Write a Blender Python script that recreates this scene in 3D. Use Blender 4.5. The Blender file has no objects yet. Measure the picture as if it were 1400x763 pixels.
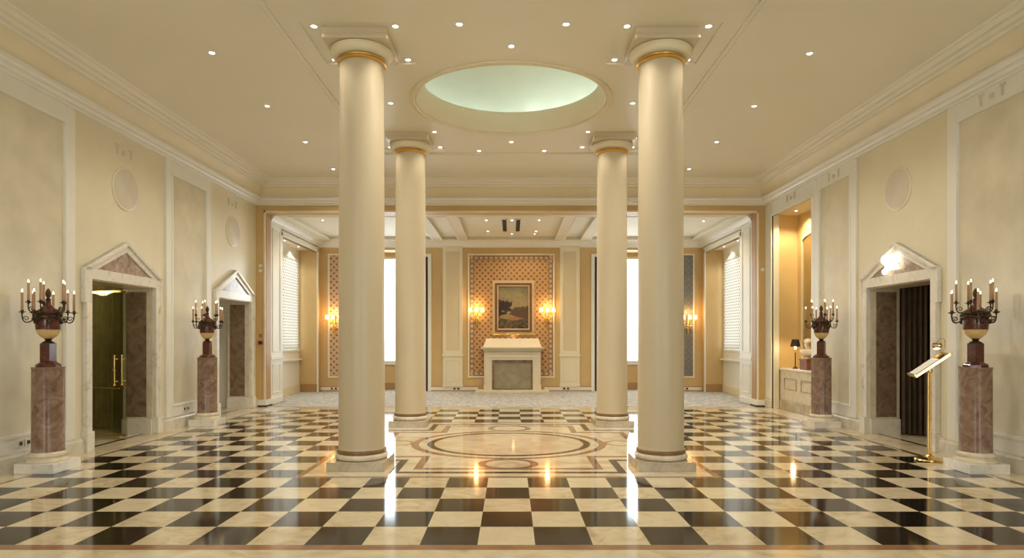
import bpy, bmesh, math, random
from mathutils import Vector, Matrix
random.seed(7)
PI = math.pi
C = bpy.context.scene.collection
scn = bpy.context.scene

# ------------------------------------------------------------------ node helpers
def new_mat(name):
    m = bpy.data.materials.new(name); m.use_nodes = True
    nt = m.node_tree; nt.nodes.clear()
    out = nt.nodes.new('ShaderNodeOutputMaterial')
    b = nt.nodes.new('ShaderNodeBsdfPrincipled')
    nt.links.new(b.outputs[0], out.inputs[0])
    return m, nt, b

class E:
    """arithmetic on shader sockets"""
    def __init__(s, nt, sock): s.nt = nt; s.k = sock
    def _m(s, op, *a):
        n = s.nt.nodes.new('ShaderNodeMath'); n.operation = op
        for i, v in enumerate((s,) + a):
            if isinstance(v, E): s.nt.links.new(v.k, n.inputs[i])
            else: n.inputs[i].default_value = float(v)
        return E(s.nt, n.outputs[0])
    def __add__(s, o): return s._m('ADD', o)
    def __sub__(s, o): return s._m('SUBTRACT', o)
    def __mul__(s, o): return s._m('MULTIPLY', o)
    def __truediv__(s, o): return s._m('DIVIDE', o)
    def lt(s, o): return s._m('LESS_THAN', o)
    def gt(s, o): return s._m('GREATER_THAN', o)
    def floor(s): return s._m('FLOOR')
    def abs(s): return s._m('ABSOLUTE')
    def mod(s, o): return s._m('FLOORED_MODULO', o)
    def sqrt(s): return s._m('SQRT')
    def max(s, o): return s._m('MAXIMUM', o)
    def min(s, o): return s._m('MINIMUM', o)
    def inv(s): return (s * -1.0) + 1.0
    def between(s, a, b): return s.gt(a) * s.lt(b)

def coords(nt):
    t = nt.nodes.new('ShaderNodeTexCoord')
    sp = nt.nodes.new('ShaderNodeSeparateXYZ')
    nt.links.new(t.outputs['Object'], sp.inputs[0])
    return t.outputs['Object'], E(nt, sp.outputs[0]), E(nt, sp.outputs[1]), E(nt, sp.outputs[2])

def col(c): return (c[0], c[1], c[2], 1.0)
def srgb(r, g, b):
    f = lambda v: (v/255/12.92) if v/255 <= .04045 else ((v/255+.055)/1.055)**2.4
    return (f(r), f(g), f(b))

def mix(nt, fac, a, b):
    n = nt.nodes.new('ShaderNodeMix'); n.data_type = 'RGBA'
    if isinstance(fac, E): nt.links.new(fac.k, n.inputs[0])
    elif hasattr(fac, 'is_linked'): nt.links.new(fac, n.inputs[0])
    else: n.inputs[0].default_value = fac
    for v, i in ((a, 6), (b, 7)):
        if isinstance(v, (tuple, list)): n.inputs[i].default_value = col(v)
        else: nt.links.new(v, n.inputs[i])
    return n.outputs[2]

def noise(nt, vec, scale, detail=4, rough=.55, dist=0.0):
    n = nt.nodes.new('ShaderNodeTexNoise')
    n.inputs['Scale'].default_value = scale; n.inputs['Detail'].default_value = detail
    n.inputs['Roughness'].default_value = rough; n.inputs['Distortion'].default_value = dist
    nt.links.new(vec, n.inputs['Vector'])
    return n.outputs['Fac']

def ramp(nt, fac, stops):
    n = nt.nodes.new('ShaderNodeValToRGB')
    el = n.color_ramp.elements
    while len(el) < len(stops): el.new(.5)
    for e, (p, c) in zip(el, stops): e.position = p; e.color = col(c)
    nt.links.new(fac, n.inputs[0])
    return n.outputs[0]

def bump(nt, b, h, strength=.1, dist=.01):
    n = nt.nodes.new('ShaderNodeBump'); n.inputs['Strength'].default_value = strength
    n.inputs['Distance'].default_value = dist
    nt.links.new(h, n.inputs['Height']); nt.links.new(n.outputs[0], b.inputs['Normal'])

def simple(name, c, rough=.5, metal=0.0, var=.0, scale=3.0, spec=.5, coat=0.0, bumps=0.0):
    m, nt, b = new_mat(name)
    b.inputs['Roughness'].default_value = rough; b.inputs['Metallic'].default_value = metal
    b.inputs['Specular IOR Level'].default_value = spec
    b.inputs['Coat Weight'].default_value = coat
    v, x, y, z = coords(nt)
    f = noise(nt, v, scale)
    lo = tuple(k*(1-var) for k in c); hi = tuple(min(1, k*(1+var)) for k in c)
    nt.links.new(ramp(nt, f, [(.3, lo), (.7, hi)]), b.inputs['Base Color'])
    if bumps: bump(nt, b, noise(nt, v, scale*12), bumps, .004)
    return m

def glow(name, c, s):
    m, nt, b = new_mat(name)
    b.inputs['Base Color'].default_value = col(c)
    b.inputs['Emission Color'].default_value = col(c); b.inputs['Emission Strength'].default_value = s
    return m

def marble(name, stops, scale=4, rough=.2, dist=1.5, detail=8, coat=0.0):
    m, nt, b = new_mat(name)
    v, x, y, z = coords(nt)
    f = noise(nt, v, scale, detail, .62, dist)
    nt.links.new(ramp(nt, f, stops), b.inputs['Base Color'])
    b.inputs['Roughness'].default_value = rough; b.inputs['Coat Weight'].default_value = coat
    return m

# ------------------------------------------------------------------ materials
CREAM = (.77, .71, .54)
M = {}
M['wall'] = simple('polished cream stucco', CREAM, .33, var=.05, scale=1.3, spec=.55)
M['panel'] = simple('mottled cream stucco', (.69, .635, .485), .26, var=.09, scale=2.2, spec=.6)
M['white'] = simple('off white paint', (.82, .81, .75), .4, var=.02)
M['cove'] = simple('warm cove paint', (.77, .69, .50), .5, var=.03)
M['ceiling'] = simple('ceiling paint', (.80, .76, .64), .55, var=.02, scale=.6)
M['ceiling_pale'] = simple('pale ceiling paint', (.84, .81, .70), .6, var=.02)
M['tan'] = simple('tan wall paint', (.60, .42, .19), .5, var=.05, scale=2)
M['reveal'] = simple('rosy brown reveal paint', (.44, .27, .14), .45, var=.05)
M['cream_trim'] = simple('cream trim paint', (.80, .72, .52), .4, var=.02)
M['column'] = simple('satin cream column paint', (.62, .53, .37), .38, var=.02, scale=1.0, spec=.55)
M['plinth'] = marble('beige column plinth marble', [(.3, (.36, .29, .19)), (.7, (.60, .52, .38))], 3, .2)
M['ringbrown'] = simple('brown stone ring', (.22, .12, .05), .2, var=.15, scale=8)
M['gold'] = simple('gold leaf', (.75, .48, .14), .28, 1.0, var=.1, scale=10)
M['brass'] = simple('polished brass', (.85, .62, .26), .16, 1.0, var=.03)
M['white_marble'] = marble('white veined marble', [(.25, (.50, .47, .42)), (.45, (.78, .75, .68)), (.75, (.86, .83, .76))], 3.5, .18, 2.5)
M['grey_marble'] = marble('pale marble skirting', [(.25, (.45, .42, .36)), (.5, (.68, .64, .54)), (.8, (.8, .76, .66))], 2.5, .2, 2.0)
M['beige_marble'] = marble('beige base marble', [(.3, (.62, .54, .40)), (.7, (.80, .73, .58))], 4, .2, 1.5)
M['granite'] = marble('pinkish brown granite', [(.28, (.115, .068, .047)), (.5, (.25, .16, .115)), (.72, (.37, .26, .195))], 7, .16, 1.2, 12)
M['granite_dark'] = marble('dark brown granite', [(.28, (.13, .085, .055)), (.5, (.24, .165, .11)), (.75, (.33, .24, .17))], 5, .2, 1.5, 12)
M['tympanum'] = marble('polished pink granite', [(.3, (.26, .19, .16)), (.5, (.42, .33, .28)), (.75, (.58, .49, .44))], 9, .12, 1.0, 12)
M['urn_red'] = marble('deep red urn marble', [(.3, (.045, .012, .008)), (.6, (.12, .032, .018)), (.8, (.2, .07, .04))], 12, .15)
M['urn_yellow'] = marble('yellow urn marble', [(.3, (.55, .36, .12)), (.7, (.80, .60, .28))], 10, .2)
M['bronze'] = simple('dark aged bronze', (.07, .045, .025), .38, .75, var=.3, scale=14)
M['candle'] = simple('tan candle tube', (.40, .24, .13), .5, var=.06)
M['flame'] = glow('candle bulb glow', (1.0, .78, .45), 7)
M['lamp'] = glow('downlight bulb', (1.0, .93, .78), 12)
M['lamp_soft'] = glow('shade glow', (1.0, .66, .26), 2.6)
M['glint_glow'] = glow('bright reflection glow', (1.0, .97, .76), 2.2)  # emission imitates a bright reflection in polished granite
M['dome'] = simple('pale mint dome paint', (.78, .82, .74), .6, var=.02)
M['glass'] = None
M['black'] = simple('black paint', (.012, .012, .012), .4)
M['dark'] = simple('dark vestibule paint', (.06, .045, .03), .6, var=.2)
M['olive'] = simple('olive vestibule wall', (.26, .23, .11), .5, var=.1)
M['curtain'] = simple('brown curtain cloth', (.085, .055, .03), .8, var=.2, scale=5)
M['olive_curtain'] = simple('olive curtain cloth', (.26, .22, .085), .8, var=.2, scale=5)
M['stone'] = marble('grey stone fire panel', [(.3, (.25, .22, .15)), (.7, (.38, .34, .25))], 3, .5)
M['mantel'] = marble('pale carved limestone', [(.3, (.72, .66, .52)), (.7, (.78, .72, .59))], 5, .45)
M['brown_frame'] = simple('reddish brown wood', (.20, .085, .03), .35, var=.2, scale=8)
M['slip'] = simple('pale gilt slip', (.72, .54, .34), .35, .4, var=.05)
M['plastic'] = simple('ivory plastic', (.72, .68, .56), .4)
M['red'] = simple('red call point plastic', (.35, .03, .02), .4)
M['paper'] = simple('white paper', (.9, .88, .82), .5)
M['shade_black'] = simple('black lampshade', (.02, .015, .01), .7)
M['bust'] = simple('warm ivory marble', (.82, .68, .52), .35, var=.1, scale=10)
M['redwood'] = simple('red brown box wood', (.26, .09, .04), .35, var=.2, scale=6)
M['skirt_brown'] = simple('brown skirting paint', (.40, .23, .09), .45, var=.05)
M['void'] = simple('dark hole', (.02, .018, .014), .6)

def glass_mat(name, tint, rough=0.0):
    m, nt, b = new_mat(name)
    nt.nodes.remove(b)
    out = [n for n in nt.nodes if n.type == 'OUTPUT_MATERIAL'][0]
    t = nt.nodes.new('ShaderNodeBsdfTransparent'); t.inputs[0].default_value = col(tint)
    g = nt.nodes.new('ShaderNodeBsdfGlossy'); g.inputs['Roughness'].default_value = rough
    lw = nt.nodes.new('ShaderNodeLayerWeight'); f = E(nt, lw.outputs['Facing'])
    fr = f._m('POWER', 5.0)*.95 + .04
    mx = nt.nodes.new('ShaderNodeMixShader')
    nt.links.new(fr.k, mx.inputs[0]); nt.links.new(t.outputs[0], mx.inputs[1]); nt.links.new(g.outputs[0], mx.inputs[2])
    nt.links.new(mx.outputs[0], out.inputs[0])
    return m
M['glass'] = glass_mat('clear window glass', (.96, .98, .97))
M['green_glass'] = glass_mat('green tinted door glass', (.88, .89, .80))

def floor_material():
    m, nt, b = new_mat('chequered marble floor')
    v, X, Y, Z = coords(nt)
    x = X + .035
    near = Y.lt(6.584)
    vrow = ((Y - 4.436)/.4296).floor()*near + (((Y - 6.584)/.4003).floor() + 5.0)*near.inv()
    ucol = (x/.408 + .5).floor()
    dark = (ucol + vrow + 200.0).mod(2.0).gt(.5)
    # per-tile variation
    cx = nt.nodes.new('ShaderNodeCombineXYZ')
    nt.links.new(ucol.k, cx.inputs[0]); nt.links.new(vrow.k, cx.inputs[1])
    wn = nt.nodes.new('ShaderNodeTexWhiteNoise'); wn.noise_dimensions = '3D'
    nt.links.new(cx.outputs[0], wn.inputs['Vector'])
    rnd = E(nt, wn.outputs['Value'])
    # offset marble vein per tile
    add = nt.nodes.new('ShaderNodeVectorMath'); add.operation = 'MULTIPLY_ADD'
    nt.links.new(wn.outputs['Color'], add.inputs[0]); add.inputs[1].default_value = (9, 9, 9); nt.links.new(v, add.inputs[2])
    mv = E(nt, noise(nt, add.outputs[0], 3.2, 9, .62, 2.2))
    cream_t = ramp(nt, (mv*.75 + rnd*.22).k, [(.25, (.48, .37, .21)), (.45, (.68, .58, .40)), (.75, (.80, .72, .54))])
    dark_t = ramp(nt, (mv*.7 + rnd*.3).k, [(.3, (.007, .006, .005)), (.6, (.018, .013, .009)), (.85, (.05, .034, .022))])
    tiles = mix(nt, dark, cream_t, dark_t)
    pv = noise(nt, v, 2.0, 9, .6, 2.0)
    plain = ramp(nt, pv, [(.3, (.52, .41, .25)), (.5, (.70, .60, .42)), (.75, (.80, .72, .55))])
    brown = ramp(nt, pv, [(.3, (.24, .12, .06)), (.7, (.36, .20, .11))])
    blk = (.035, .025, .017)
    # centre field
    cy = 8.785
    ax = x.abs(); dy = Y - cy; ay = dy.abs()
    field = ax.lt(2.244)*ay.lt(2.2015)
    c = plain
    def cross(a, L):                      # distance-like value of a cross: <0 inside
        p = (ax - a).max(ay - L); q = (ax - L).max(ay - a)
        return p.min(q)
    dcross = cross(1.29, 1.985); c = mix(nt, dcross.between(-.09, 0.0), c, blk)
    bcross = cross(1.06, 1.79); c = mix(nt, bcross.between(-.095, 0.0), c, brown)
    edge = (ax - 2.244).max(ay - 2.2015); c = mix(nt, edge.gt(-.07), c, brown)
    def ring(cx_, cy_, ro, ri, colr, c, sy=1.14):
        d = (((x - cx_)*(x - cx_)) + ((dy - cy_)*sy)*((dy - cy_)*sy)).sqrt()
        return mix(nt, d.between(ri, ro), c, colr)
    c = ring(0, 0, 1.35, 1.245, brown, c)
    rose = ramp(nt, noise(nt, v, 1.6, 9, .6, 3.0), [(.3, (.55, .42, .27)), (.7, (.72, .60, .43))])
    c = ring(0, 0, 1.035, -1, rose, c)
    c = ring(0, 0, 1.13, 1.035, blk, c)
    for s in (-1, 1):
        c = ring(0, 1.46*s, .355, -1, plain, c); c = ring(0, 1.46*s, .355, .262, brown, c)
        c = ring(1.545*s, 0, .225, -1, plain, c, 1.0); c = ring(1.545*s, 0, .225, .175, brown, c, 1.0)
    base = mix(nt, field, tiles, c)
    # borders
    side = X.abs().gt(5.10); base = mix(nt, side, base, plain)
    base = mix(nt, X.abs().between(5.10, 5.15), base, brown)
    base = mix(nt, X.abs().between(5.60, 5.67), base, blk)
    base = mix(nt, Y.gt(13.0), base, plain)
    base = mix(nt, Y.between(13.2, 13.24), base, brown)
    base = mix(nt, Y.lt(4.436), base, plain)
    base = mix(nt, Y.between(4.33, 4.436), base, brown)
    nt.links.new(base, b.inputs['Base Color'])
    b.inputs['Roughness'].default_value = .085
    b.inputs['Specular IOR Level'].default_value = .65
    bump(nt, b, noise(nt, v, 1.7, 2), .02, .02)
    return m
M['floor'] = floor_material()

def wallpaper(name, base, dot, border, x0, x1, z0, z1, translucent=False, px=.16, pz=.165, axis='x', rdot=.034):
    m, nt, b = new_mat(name)
    v, X, Y, Z = coords(nt)
    A = X if axis == 'x' else Y
    def lattice(ox, oz):
        u = (A/px + ox).mod(1.0) - .5; w = (Z/pz + oz).mod(1.0) - .5
        return (((u*px)*(u*px)) + ((w*pz)*(w*pz))).sqrt().lt(rdot)
    d = lattice(0, 0).max(lattice(.5, .5))
    c = mix(nt, d, base, dot)
    if border:
        dx = (A - x0).min((A*-1.0) + x1); dz = (Z - z0).min((Z*-1.0) + z1); e = dx.min(dz)
        c = mix(nt, e.lt(.13), c, border)
        u = (A/.14 + .5).mod(1.0) - .5; w = (Z/.14 + .5).mod(1.0) - .5
        sq = ((u.abs()).max(w.abs())).lt(.27)
        run = dx.lt(.13)*w.abs().lt(.27)*dx.between(.04, .10)
        run = run.max(dz.lt(.13)*u.abs().lt(.27)*dz.between(.04, .10))
        c = mix(nt, run, c, tuple(min(1, k*1.35) for k in base))
    f = noise(nt, v, 6)
    nt.links.new(mix(nt, f, c, mix(nt, .15, c, (.9, .8, .6))), b.inputs['Base Color'])
    b.inputs['Roughness'].default_value = .55
    if translucent:
        out = [n for n in nt.nodes if n.type == 'OUTPUT_MATERIAL'][0]
        t = nt.nodes.new('ShaderNodeBsdfTranslucent'); nt.links.new(c, t.inputs[0])
        mx = nt.nodes.new('ShaderNodeMixShader'); mx.inputs[0].default_value = .5
        nt.links.new(b.outputs[0], mx.inputs[1]); nt.links.new(t.outputs[0], mx.inputs[2]); nt.links.new(mx.outputs[0], out.inputs[0])
    return m
M['paper_mid'] = wallpaper('orange medallion wallpaper', (.52, .27, .09), (.19, .085, .035), (.22, .15, .10), -1.17, 1.17, .42, 3.80)
M['paper_left'] = wallpaper('rose beige medallion wallpaper', (.55, .37, .22), (.24, .10, .05), None, 0, 0, 0, 0)
M['paper_right'] = wallpaper('medallion wallpaper in painted grey sheen', (.11, .11, .105), (.16, .15, .135), None, 0, 0, 0, 0)  # grey sheen on the same wallpaper, painted into the base colour
M['blind'] = wallpaper('pale diamond blind cloth', (.78, .76, .72), (.22, .15, .10), None, 0, 0, 0, 0, True, .115, .15, 'y', .026)
M['sheer'] = simple('white sheer blind', (.95, .95, .95), .8)

def carpet_mat():
    m, nt, b = new_mat('blue grey patterned carpet')
    v, X, Y, Z = coords(nt)
    u = ((X + Y)/.5).mod(1.0) - .5; w = ((X - Y)/.5).mod(1.0) - .5
    n = E(nt, noise(nt, v, 9, 5, .7, 1.0))
    lines = u.abs().lt(.10).max(w.abs().lt(.10))
    c = ramp(nt, n.k, [(.42, (.16, .17, .20)), (.5, (.33, .34, .35)), (.58, (.52, .50, .46))])
    c2 = ramp(nt, n.k, [(.4, (.30, .27, .24)), (.6, (.62, .58, .5))])
    nt.links.new(mix(nt, lines, c, c2), b.inputs['Base Color'])
    b.inputs['Roughness'].default_value = .9; b.inputs['Sheen Weight'].default_value = .3
    return m
M['carpet'] = carpet_mat()

def painting_mat():
    m, nt, b = new_mat('landscape oil painting')
    v, X, Y, Z = coords(nt)
    X = X + .06; Z = Z + 1.66
    n = E(nt, noise(nt, v, 5, 8, .7, 1.2)); n2 = E(nt, noise(nt, v, 11, 8, .7, .6))
    z = Z - 2.34
    sky = ramp(nt, (n*.7 + z*.35 + .05).k, [(.2, (.42, .30, .12)), (.45, (.36, .28, .13)), (.7, (.16, .15, .11)), (.9, (.07, .06, .06))])
    ground = ramp(nt, n2.k, [(.35, (.018, .022, .014)), (.5, (.07, .065, .03)), (.62, (.25, .13, .05)), (.75, (.35, .24, .12))])
    def blob(cx, cz, rx, rz, k=2.2):
        d = (((X - cx)/rx)*((X - cx)/rx) + ((Z - cz)/rz)*((Z - cz)/rz)).sqrt()
        return (d + n*k + n2*k).lt(1.0 + k)
    c = mix(nt, (z + n*.25 + .18).lt(0.0), sky, ground)
    c = mix(nt, blob(.28, 2.2, .34, .16), c, (.11, .065, .035))
    c = mix(nt, blob(-.22, 2.38, .22, .20), c, (.045, .02, .015))
    c = mix(nt, blob(-.30, 2.15, .14, .14), c, (.03, .02, .012))
    c = mix(nt, blob(-.12, 2.08, .22, .06, 1.2), c, (.34, .24, .08))
    c = mix(nt, blob(.08, 2.03, .18, .05, 1.4), c, (.42, .16, .06))
    nt.links.new(c, b.inputs['Base Color']); b.inputs['Roughness'].default_value = .35
    return m
M['painting'] = painting_mat()

# ------------------------------------------------------------------ mesh helpers
class MB:
    def __init__(s): s.bm = bmesh.new()
    def box(s, x0, x1, y0, y1, z0, z1):
        x0, x1 = min(x0, x1), max(x0, x1); y0, y1 = min(y0, y1), max(y0, y1); z0, z1 = min(z0, z1), max(z0, z1)
        v = [s.bm.verts.new(p) for p in ((x0,y0,z0),(x1,y0,z0),(x1,y1,z0),(x0,y1,z0),(x0,y0,z1),(x1,y0,z1),(x1,y1,z1),(x0,y1,z1))]
        for f in ((3,2,1,0),(4,5,6,7),(0,1,5,4),(1,2,6,5),(2,3,7,6),(3,0,4,7)): s.bm.faces.new([v[i] for i in f])
        return s
    def poly(s, pts): s.bm.faces.new([s.bm.verts.new(p) for p in pts]); return s
    def prism(s, pts, d):
        """extrude polygon pts (3d) by vector d"""
        d = Vector(d); a = [s.bm.verts.new(p) for p in pts]; b = [s.bm.verts.new(Vector(p)+d) for p in pts]
        n = len(a); s.bm.faces.new(a); s.bm.faces.new(b[::-1])
        for i in range(n): s.bm.faces.new((a[i], b[i], b[(i+1) % n], a[(i+1) % n]))
        return s
    def lathe(s, prof, c=(0,0,0), seg=32, sx=1.0, sy=1.0, rot=0.0, closed=False, cap=True):
        rings = []
        for r, z in prof:
            rings.append([s.bm.verts.new((c[0]+r*sx*math.cos(2*PI*i/seg+rot), c[1]+r*sy*math.sin(2*PI*i/seg+rot), c[2]+z)) for i in range(seg)])
        for a, b in zip(rings, rings[1:] + ([rings[0]] if closed else [])):
            for i in range(seg):
                j = (i+1) % seg
                s.bm.faces.new((a[i], a[j], b[j], b[i]))
        if not closed and cap:
            s.bm.faces.new(rings[0][::-1]); s.bm.faces.new(rings[-1])
        return s
    def tube(s, pts, r, seg=10, cap=True):
        pts = [Vector(p) for p in pts]; rings = []; n = len(pts)
        rs = r if isinstance(r, (list, tuple)) else [r]*n
        up = Vector((0, 0, 1)); prev = None
        for i, p in enumerate(pts):
            t = (pts[min(i+1, n-1)] - pts[max(i-1, 0)]).normalized()
            if prev is None:
                a = t.cross(up if abs(t.z) < .9 else Vector((1, 0, 0))).normalized()
            else:
                a = (prev - t*prev.dot(t)).normalized()
            prev = a; b = t.cross(a)
            rings.append([s.bm.verts.new(p + (a*math.cos(2*PI*k/seg) + b*math.sin(2*PI*k/seg))*rs[i]) for k in range(seg)])
        for a, b in zip(rings, rings[1:]):
            for i in range(seg): s.bm.faces.new((a[i], a[(i+1) % seg], b[(i+1) % seg], b[i]))
        if cap: s.bm.faces.new(rings[0][::-1]); s.bm.faces.new(rings[-1])
        return s
    def sphere(s, c, rx, ry=None, rz=None, u=16, v=10):
        ry = ry or rx; rz = rz or rx
        bmesh.ops.create_uvsphere(s.bm, u_segments=u, v_segments=v, radius=1.0, matrix=Matrix.Translation(c) @ Matrix.Diagonal((rx, ry, rz, 1)))
        return s
    def sweep(s, prof, path, closed=False):
        """prof: (u inward/left of travel, z); path in XY, mitred"""
        n = len(path); P = [Vector(p) for p in path]; rings = []
        for i in range(n):
            if closed or 0 < i < n-1:
                d0 = (P[i]-P[i-1]).normalized(); d1 = (P[(i+1) % n]-P[i]).normalized()
            elif i == 0: d0 = d1 = (P[1]-P[0]).normalized()
            else: d0 = d1 = (P[-1]-P[-2]).normalized()
            n0 = Vector((-d0.y, d0.x)); n1 = Vector((-d1.y, d1.x))
            mn = (n0+n1); mn = mn/ (mn.length_squared/2) if mn.length > 1e-6 else n0
            rings.append([s.bm.verts.new((P[i].x+mn.x*u, P[i].y+mn.y*u, z)) for u, z in prof])
        m = len(prof)
        pairs = list(zip(rings, rings[1:])) + ([(rings[-1], rings[0])] if closed else [])
        for a, b in pairs:
            for k in range(m): s.bm.faces.new((a[k], a[(k+1) % m], b[(k+1) % m], b[k]))
        if not closed:
            s.bm.faces.new(rings[0]); s.bm.faces.new(rings[-1][::-1])
        return s
    def build(s, name, mat, parent=None, bevel=0.0, smooth=None, kind=None):
        bmesh.ops.recalc_face_normals(s.bm, faces=s.bm.faces)
        if parent is not None and parent.get('_base') is not None:
            bx = parent['_base']; bmesh.ops.translate(s.bm, vec=(-bx[0], -bx[1], -bx[2]), verts=s.bm.verts)
        me = bpy.data.meshes.new(name); s.bm.to_mesh(me); s.bm.free()
        o = bpy.data.objects.new(name, me); C.objects.link(o)
        me.materials.append(mat)
        if smooth is not None:
            me.shade_smooth()
            try:
                me.set_sharp_from_angle(angle=math.radians(smooth))
            except Exception: pass
        if parent is not None:
            o.parent = parent
            if parent.type == 'MESH' and parent.get('_base') is None: pass
        if bevel:
            md = o.modifiers.new('bevel', 'BEVEL'); md.width = bevel; md.segments = 2; md.limit_method = 'ANGLE'; md.angle_limit = math.radians(40)
        if kind: o['kind'] = kind
        return o

def pframe(mb, u0, u1, v0, v1, w, put):
    """picture frame of four non-overlapping bars; put(u0,u1,v0,v1)"""
    put(u0, u0+w, v0, v1); put(u1-w, u1, v0, v1); put(u0+w, u1-w, v0, v0+w); put(u0+w, u1-w, v1-w, v1)
def thing(name, label, cat, loc=(0,0,0), group=None, world=False):
    """Empty at the thing's base; world=True: parts are given in world coordinates"""
    o = bpy.data.objects.new(name, None); C.objects.link(o); o.location = loc
    o.empty_display_size = .1
    o['label'] = label; o['category'] = cat
    if group: o['group'] = group
    if world: o['_base'] = [float(k) for k in loc]
    return o
def tag(o, label, cat, group=None, kind=None):
    o['label'] = label; o['category'] = cat
    if group: o['group'] = group
    if kind: o['kind'] = kind
    return o
def struct(o): o['kind'] = 'structure'; return o
def dup(root, loc=None, rotz=None, label=None, group=None, scale=None):
    def cp(o, parent):
        c = o.copy(); C.objects.link(c)
        if parent is not None: c.parent = parent
        for ch in kids.get(o.name, []): cp(ch, c)
        return c
    kids = {}
    def walk(o):
        kids[o.name] = list(o.children)
        for ch in o.children: walk(ch)
    walk(root)
    r = cp(root, None)
    if loc is not None: r.location = loc
    if rotz is not None: r.rotation_euler = (0, 0, rotz)
    if scale is not None: r.scale = scale
    if label: r['label'] = label
    if group: r['group'] = group
    return r
def lamp(kind, loc, energy, color=(1, .82, .58), size=.05, cone=120, blend=.6, rot=(0,0,0), parent=None):
    l = bpy.data.lights.new('lamp', kind); l.energy = energy; l.color = color
    if kind == 'SPOT': l.spot_size = math.radians(cone); l.spot_blend = blend
    if kind in ('SPOT', 'POINT'): l.shadow_soft_size = size
    if kind == 'AREA': l.size = size
    o = bpy.data.objects.new('lamp', l); C.objects.link(o); o.location = loc; o.rotation_euler = rot
    if parent: o.parent = parent
    return o

# ------------------------------------------------------------------ constants
WX = 5.5; CZ = 4.83; FY = 13.55; RY = -3.5; WT = .45
COLX = 1.71; COLY = (7.2, 10.68)
DOORS = {'left': (8.915, 12.47), 'right': (8.915,)}
DH = .735; DZ = 2.235

def wall_with_openings(side, y0, y1, z1, openings, x, thick):
    """a wall along Y at x (inner face), holes = (ya, yb, za, zb)"""
    mb = MB(); sx = -1 if side == 'left' else 1
    xa, xb = x*sx, (x+thick)*sx
    ys = sorted(openings); cur = y0
    for ya, yb, za, zb in ys:
        mb.box(xa, xb, cur, ya, 0, z1)
        if za > 0: mb.box(xa, xb, ya, yb, 0, za)
        mb.box(xa, xb, ya, yb, zb, z1)
        cur = yb
    mb.box(xa, xb, cur, y1, 0, z1)
    return mb

# floor
struct(MB().box(-9, 9, RY-.3, 13.5, -.1, 0).build('floor', M['floor']))
struct(MB().box(-6.1, 6.1, 13.5, 18.4, -.1, -.004).build('floor_back_room', M['stone']))
cp = MB().box(-5.24, 5.24, 13.5, 17.52, -.004, .004).box(-5.78, -5.24, 14.67, 17.25, -.004, .004).box(5.24, 5.78, 14.67, 17.25, -.004, .004).box(-4.2, -2.45, 17.52, 18.14, -.004, .004).box(2.45, 4.2, 17.52, 18.14, -.004, .004).build('carpet', M['carpet'])
tag(cp, 'blue grey patterned carpet covering the floor of the fireplace room', 'carpet')

# walls main hall
opl = [(c-DH, c+DH, 0, DZ) for c in DOORS['left']]
struct(wall_with_openings('left', RY, FY, 5.3, opl, WX, WT).build('wall_left', M['wall']))
AY0, AY1, AZ0, AZ1 = 11.47, 13.2, 0, 4.03
opr = [(c-DH, c+DH, 0, DZ) for c in DOORS['right']] + [(AY0, 13.36, 0, AZ1+.06)]
struct(wall_with_openings('right', RY, FY, 5.3, opr, WX, .1 if False else WT).build('wall_right', M['wall']))
struct(MB().box(WX, WX+.12, AY1, 13.36, 0, AZ1+.06).build('wall_right_jamb', M['wall']))
# rear wall, unseen; tall windows added behind the viewpoint for soft fill
mb = MB()
segs = [(-5.5, -4.6), (-2.6, 2.6), (4.6, 5.5)]
wins = [(-4.6, -2.6), (2.6, 4.6)]
for a, b in segs: mb.box(a, b, RY-.3, RY, 0, 5.3)
for a, b in wins: mb.box(a, b, RY-.3, RY, 0, .35); mb.box(a, b, RY-.3, RY, 4.1, 5.3)
struct(mb.build('wall_rear', M['wall']))
for i, (a, b) in enumerate(wins):
    f = MB(); t = .05
    pframe(f, a, b, .35, 4.1, t, lambda p, q, r, v: f.box(p, q, RY-.2, RY-.12, r, v))
    f.box((a+b)/2-.02, (a+b)/2+.02, RY-.19, RY-.13, .35, 4.1); f.box(a, b, RY-.19, RY-.13, 2.9, 2.94)
    struct(f.build('window_%d' % (i+1), M['white']))

# wall around the wide opening
OX, OZ = 5.29, 4.18
mb = MB(); mb.box(-5.95, -OX, FY, FY+.3, 0, 5.3); mb.box(OX, 5.95, FY, FY+.3, 0, 5.3); mb.box(-OX, OX, FY, FY+.3, OZ, 5.3)
struct(mb.build('wall_front', M['tan']))
mb = MB()
mb.sweep([(0, FY-.02), (.05, FY-.02), (.05, FY), (0, FY)], [(0, 0), (1, 0)]) if False else None
for s in (-1, 1):
    mb.box(s*OX, s*(OX+.035), FY-.025, FY, 0.15, OZ+.035)
mb.box(-OX-.035, OX+.035, FY-.025, FY, OZ, OZ+.035)
struct(mb.build('trim_1', M['cream_trim']))
mb = MB()
for s in (-1, 1): mb.box(s*OX, s*(OX-.006), FY+.03, FY+.27, .15, OZ)
struct(mb.build('trim_2', M['reveal']))
mb = MB()
for s in (-1, 1): mb.box(s*(OX-.02), s*5.5, FY-.03, FY+.001, 0.03, .15); mb.box(s*(OX-.02), s*(OX+.02), FY, FY+.3, .03, .15)
struct(mb.build('baseboard_front', M['white']))
mb = MB()
for s in (-1, 1): mb.box(s*(OX-.035), s*5.5, FY-.04, FY+.001, 0, .03); mb.box(s*(OX-.035), s*(OX+.02), FY, FY+.3, 0, .03)
struct(mb.build('baseboard_front_foot', M['black']))

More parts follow.
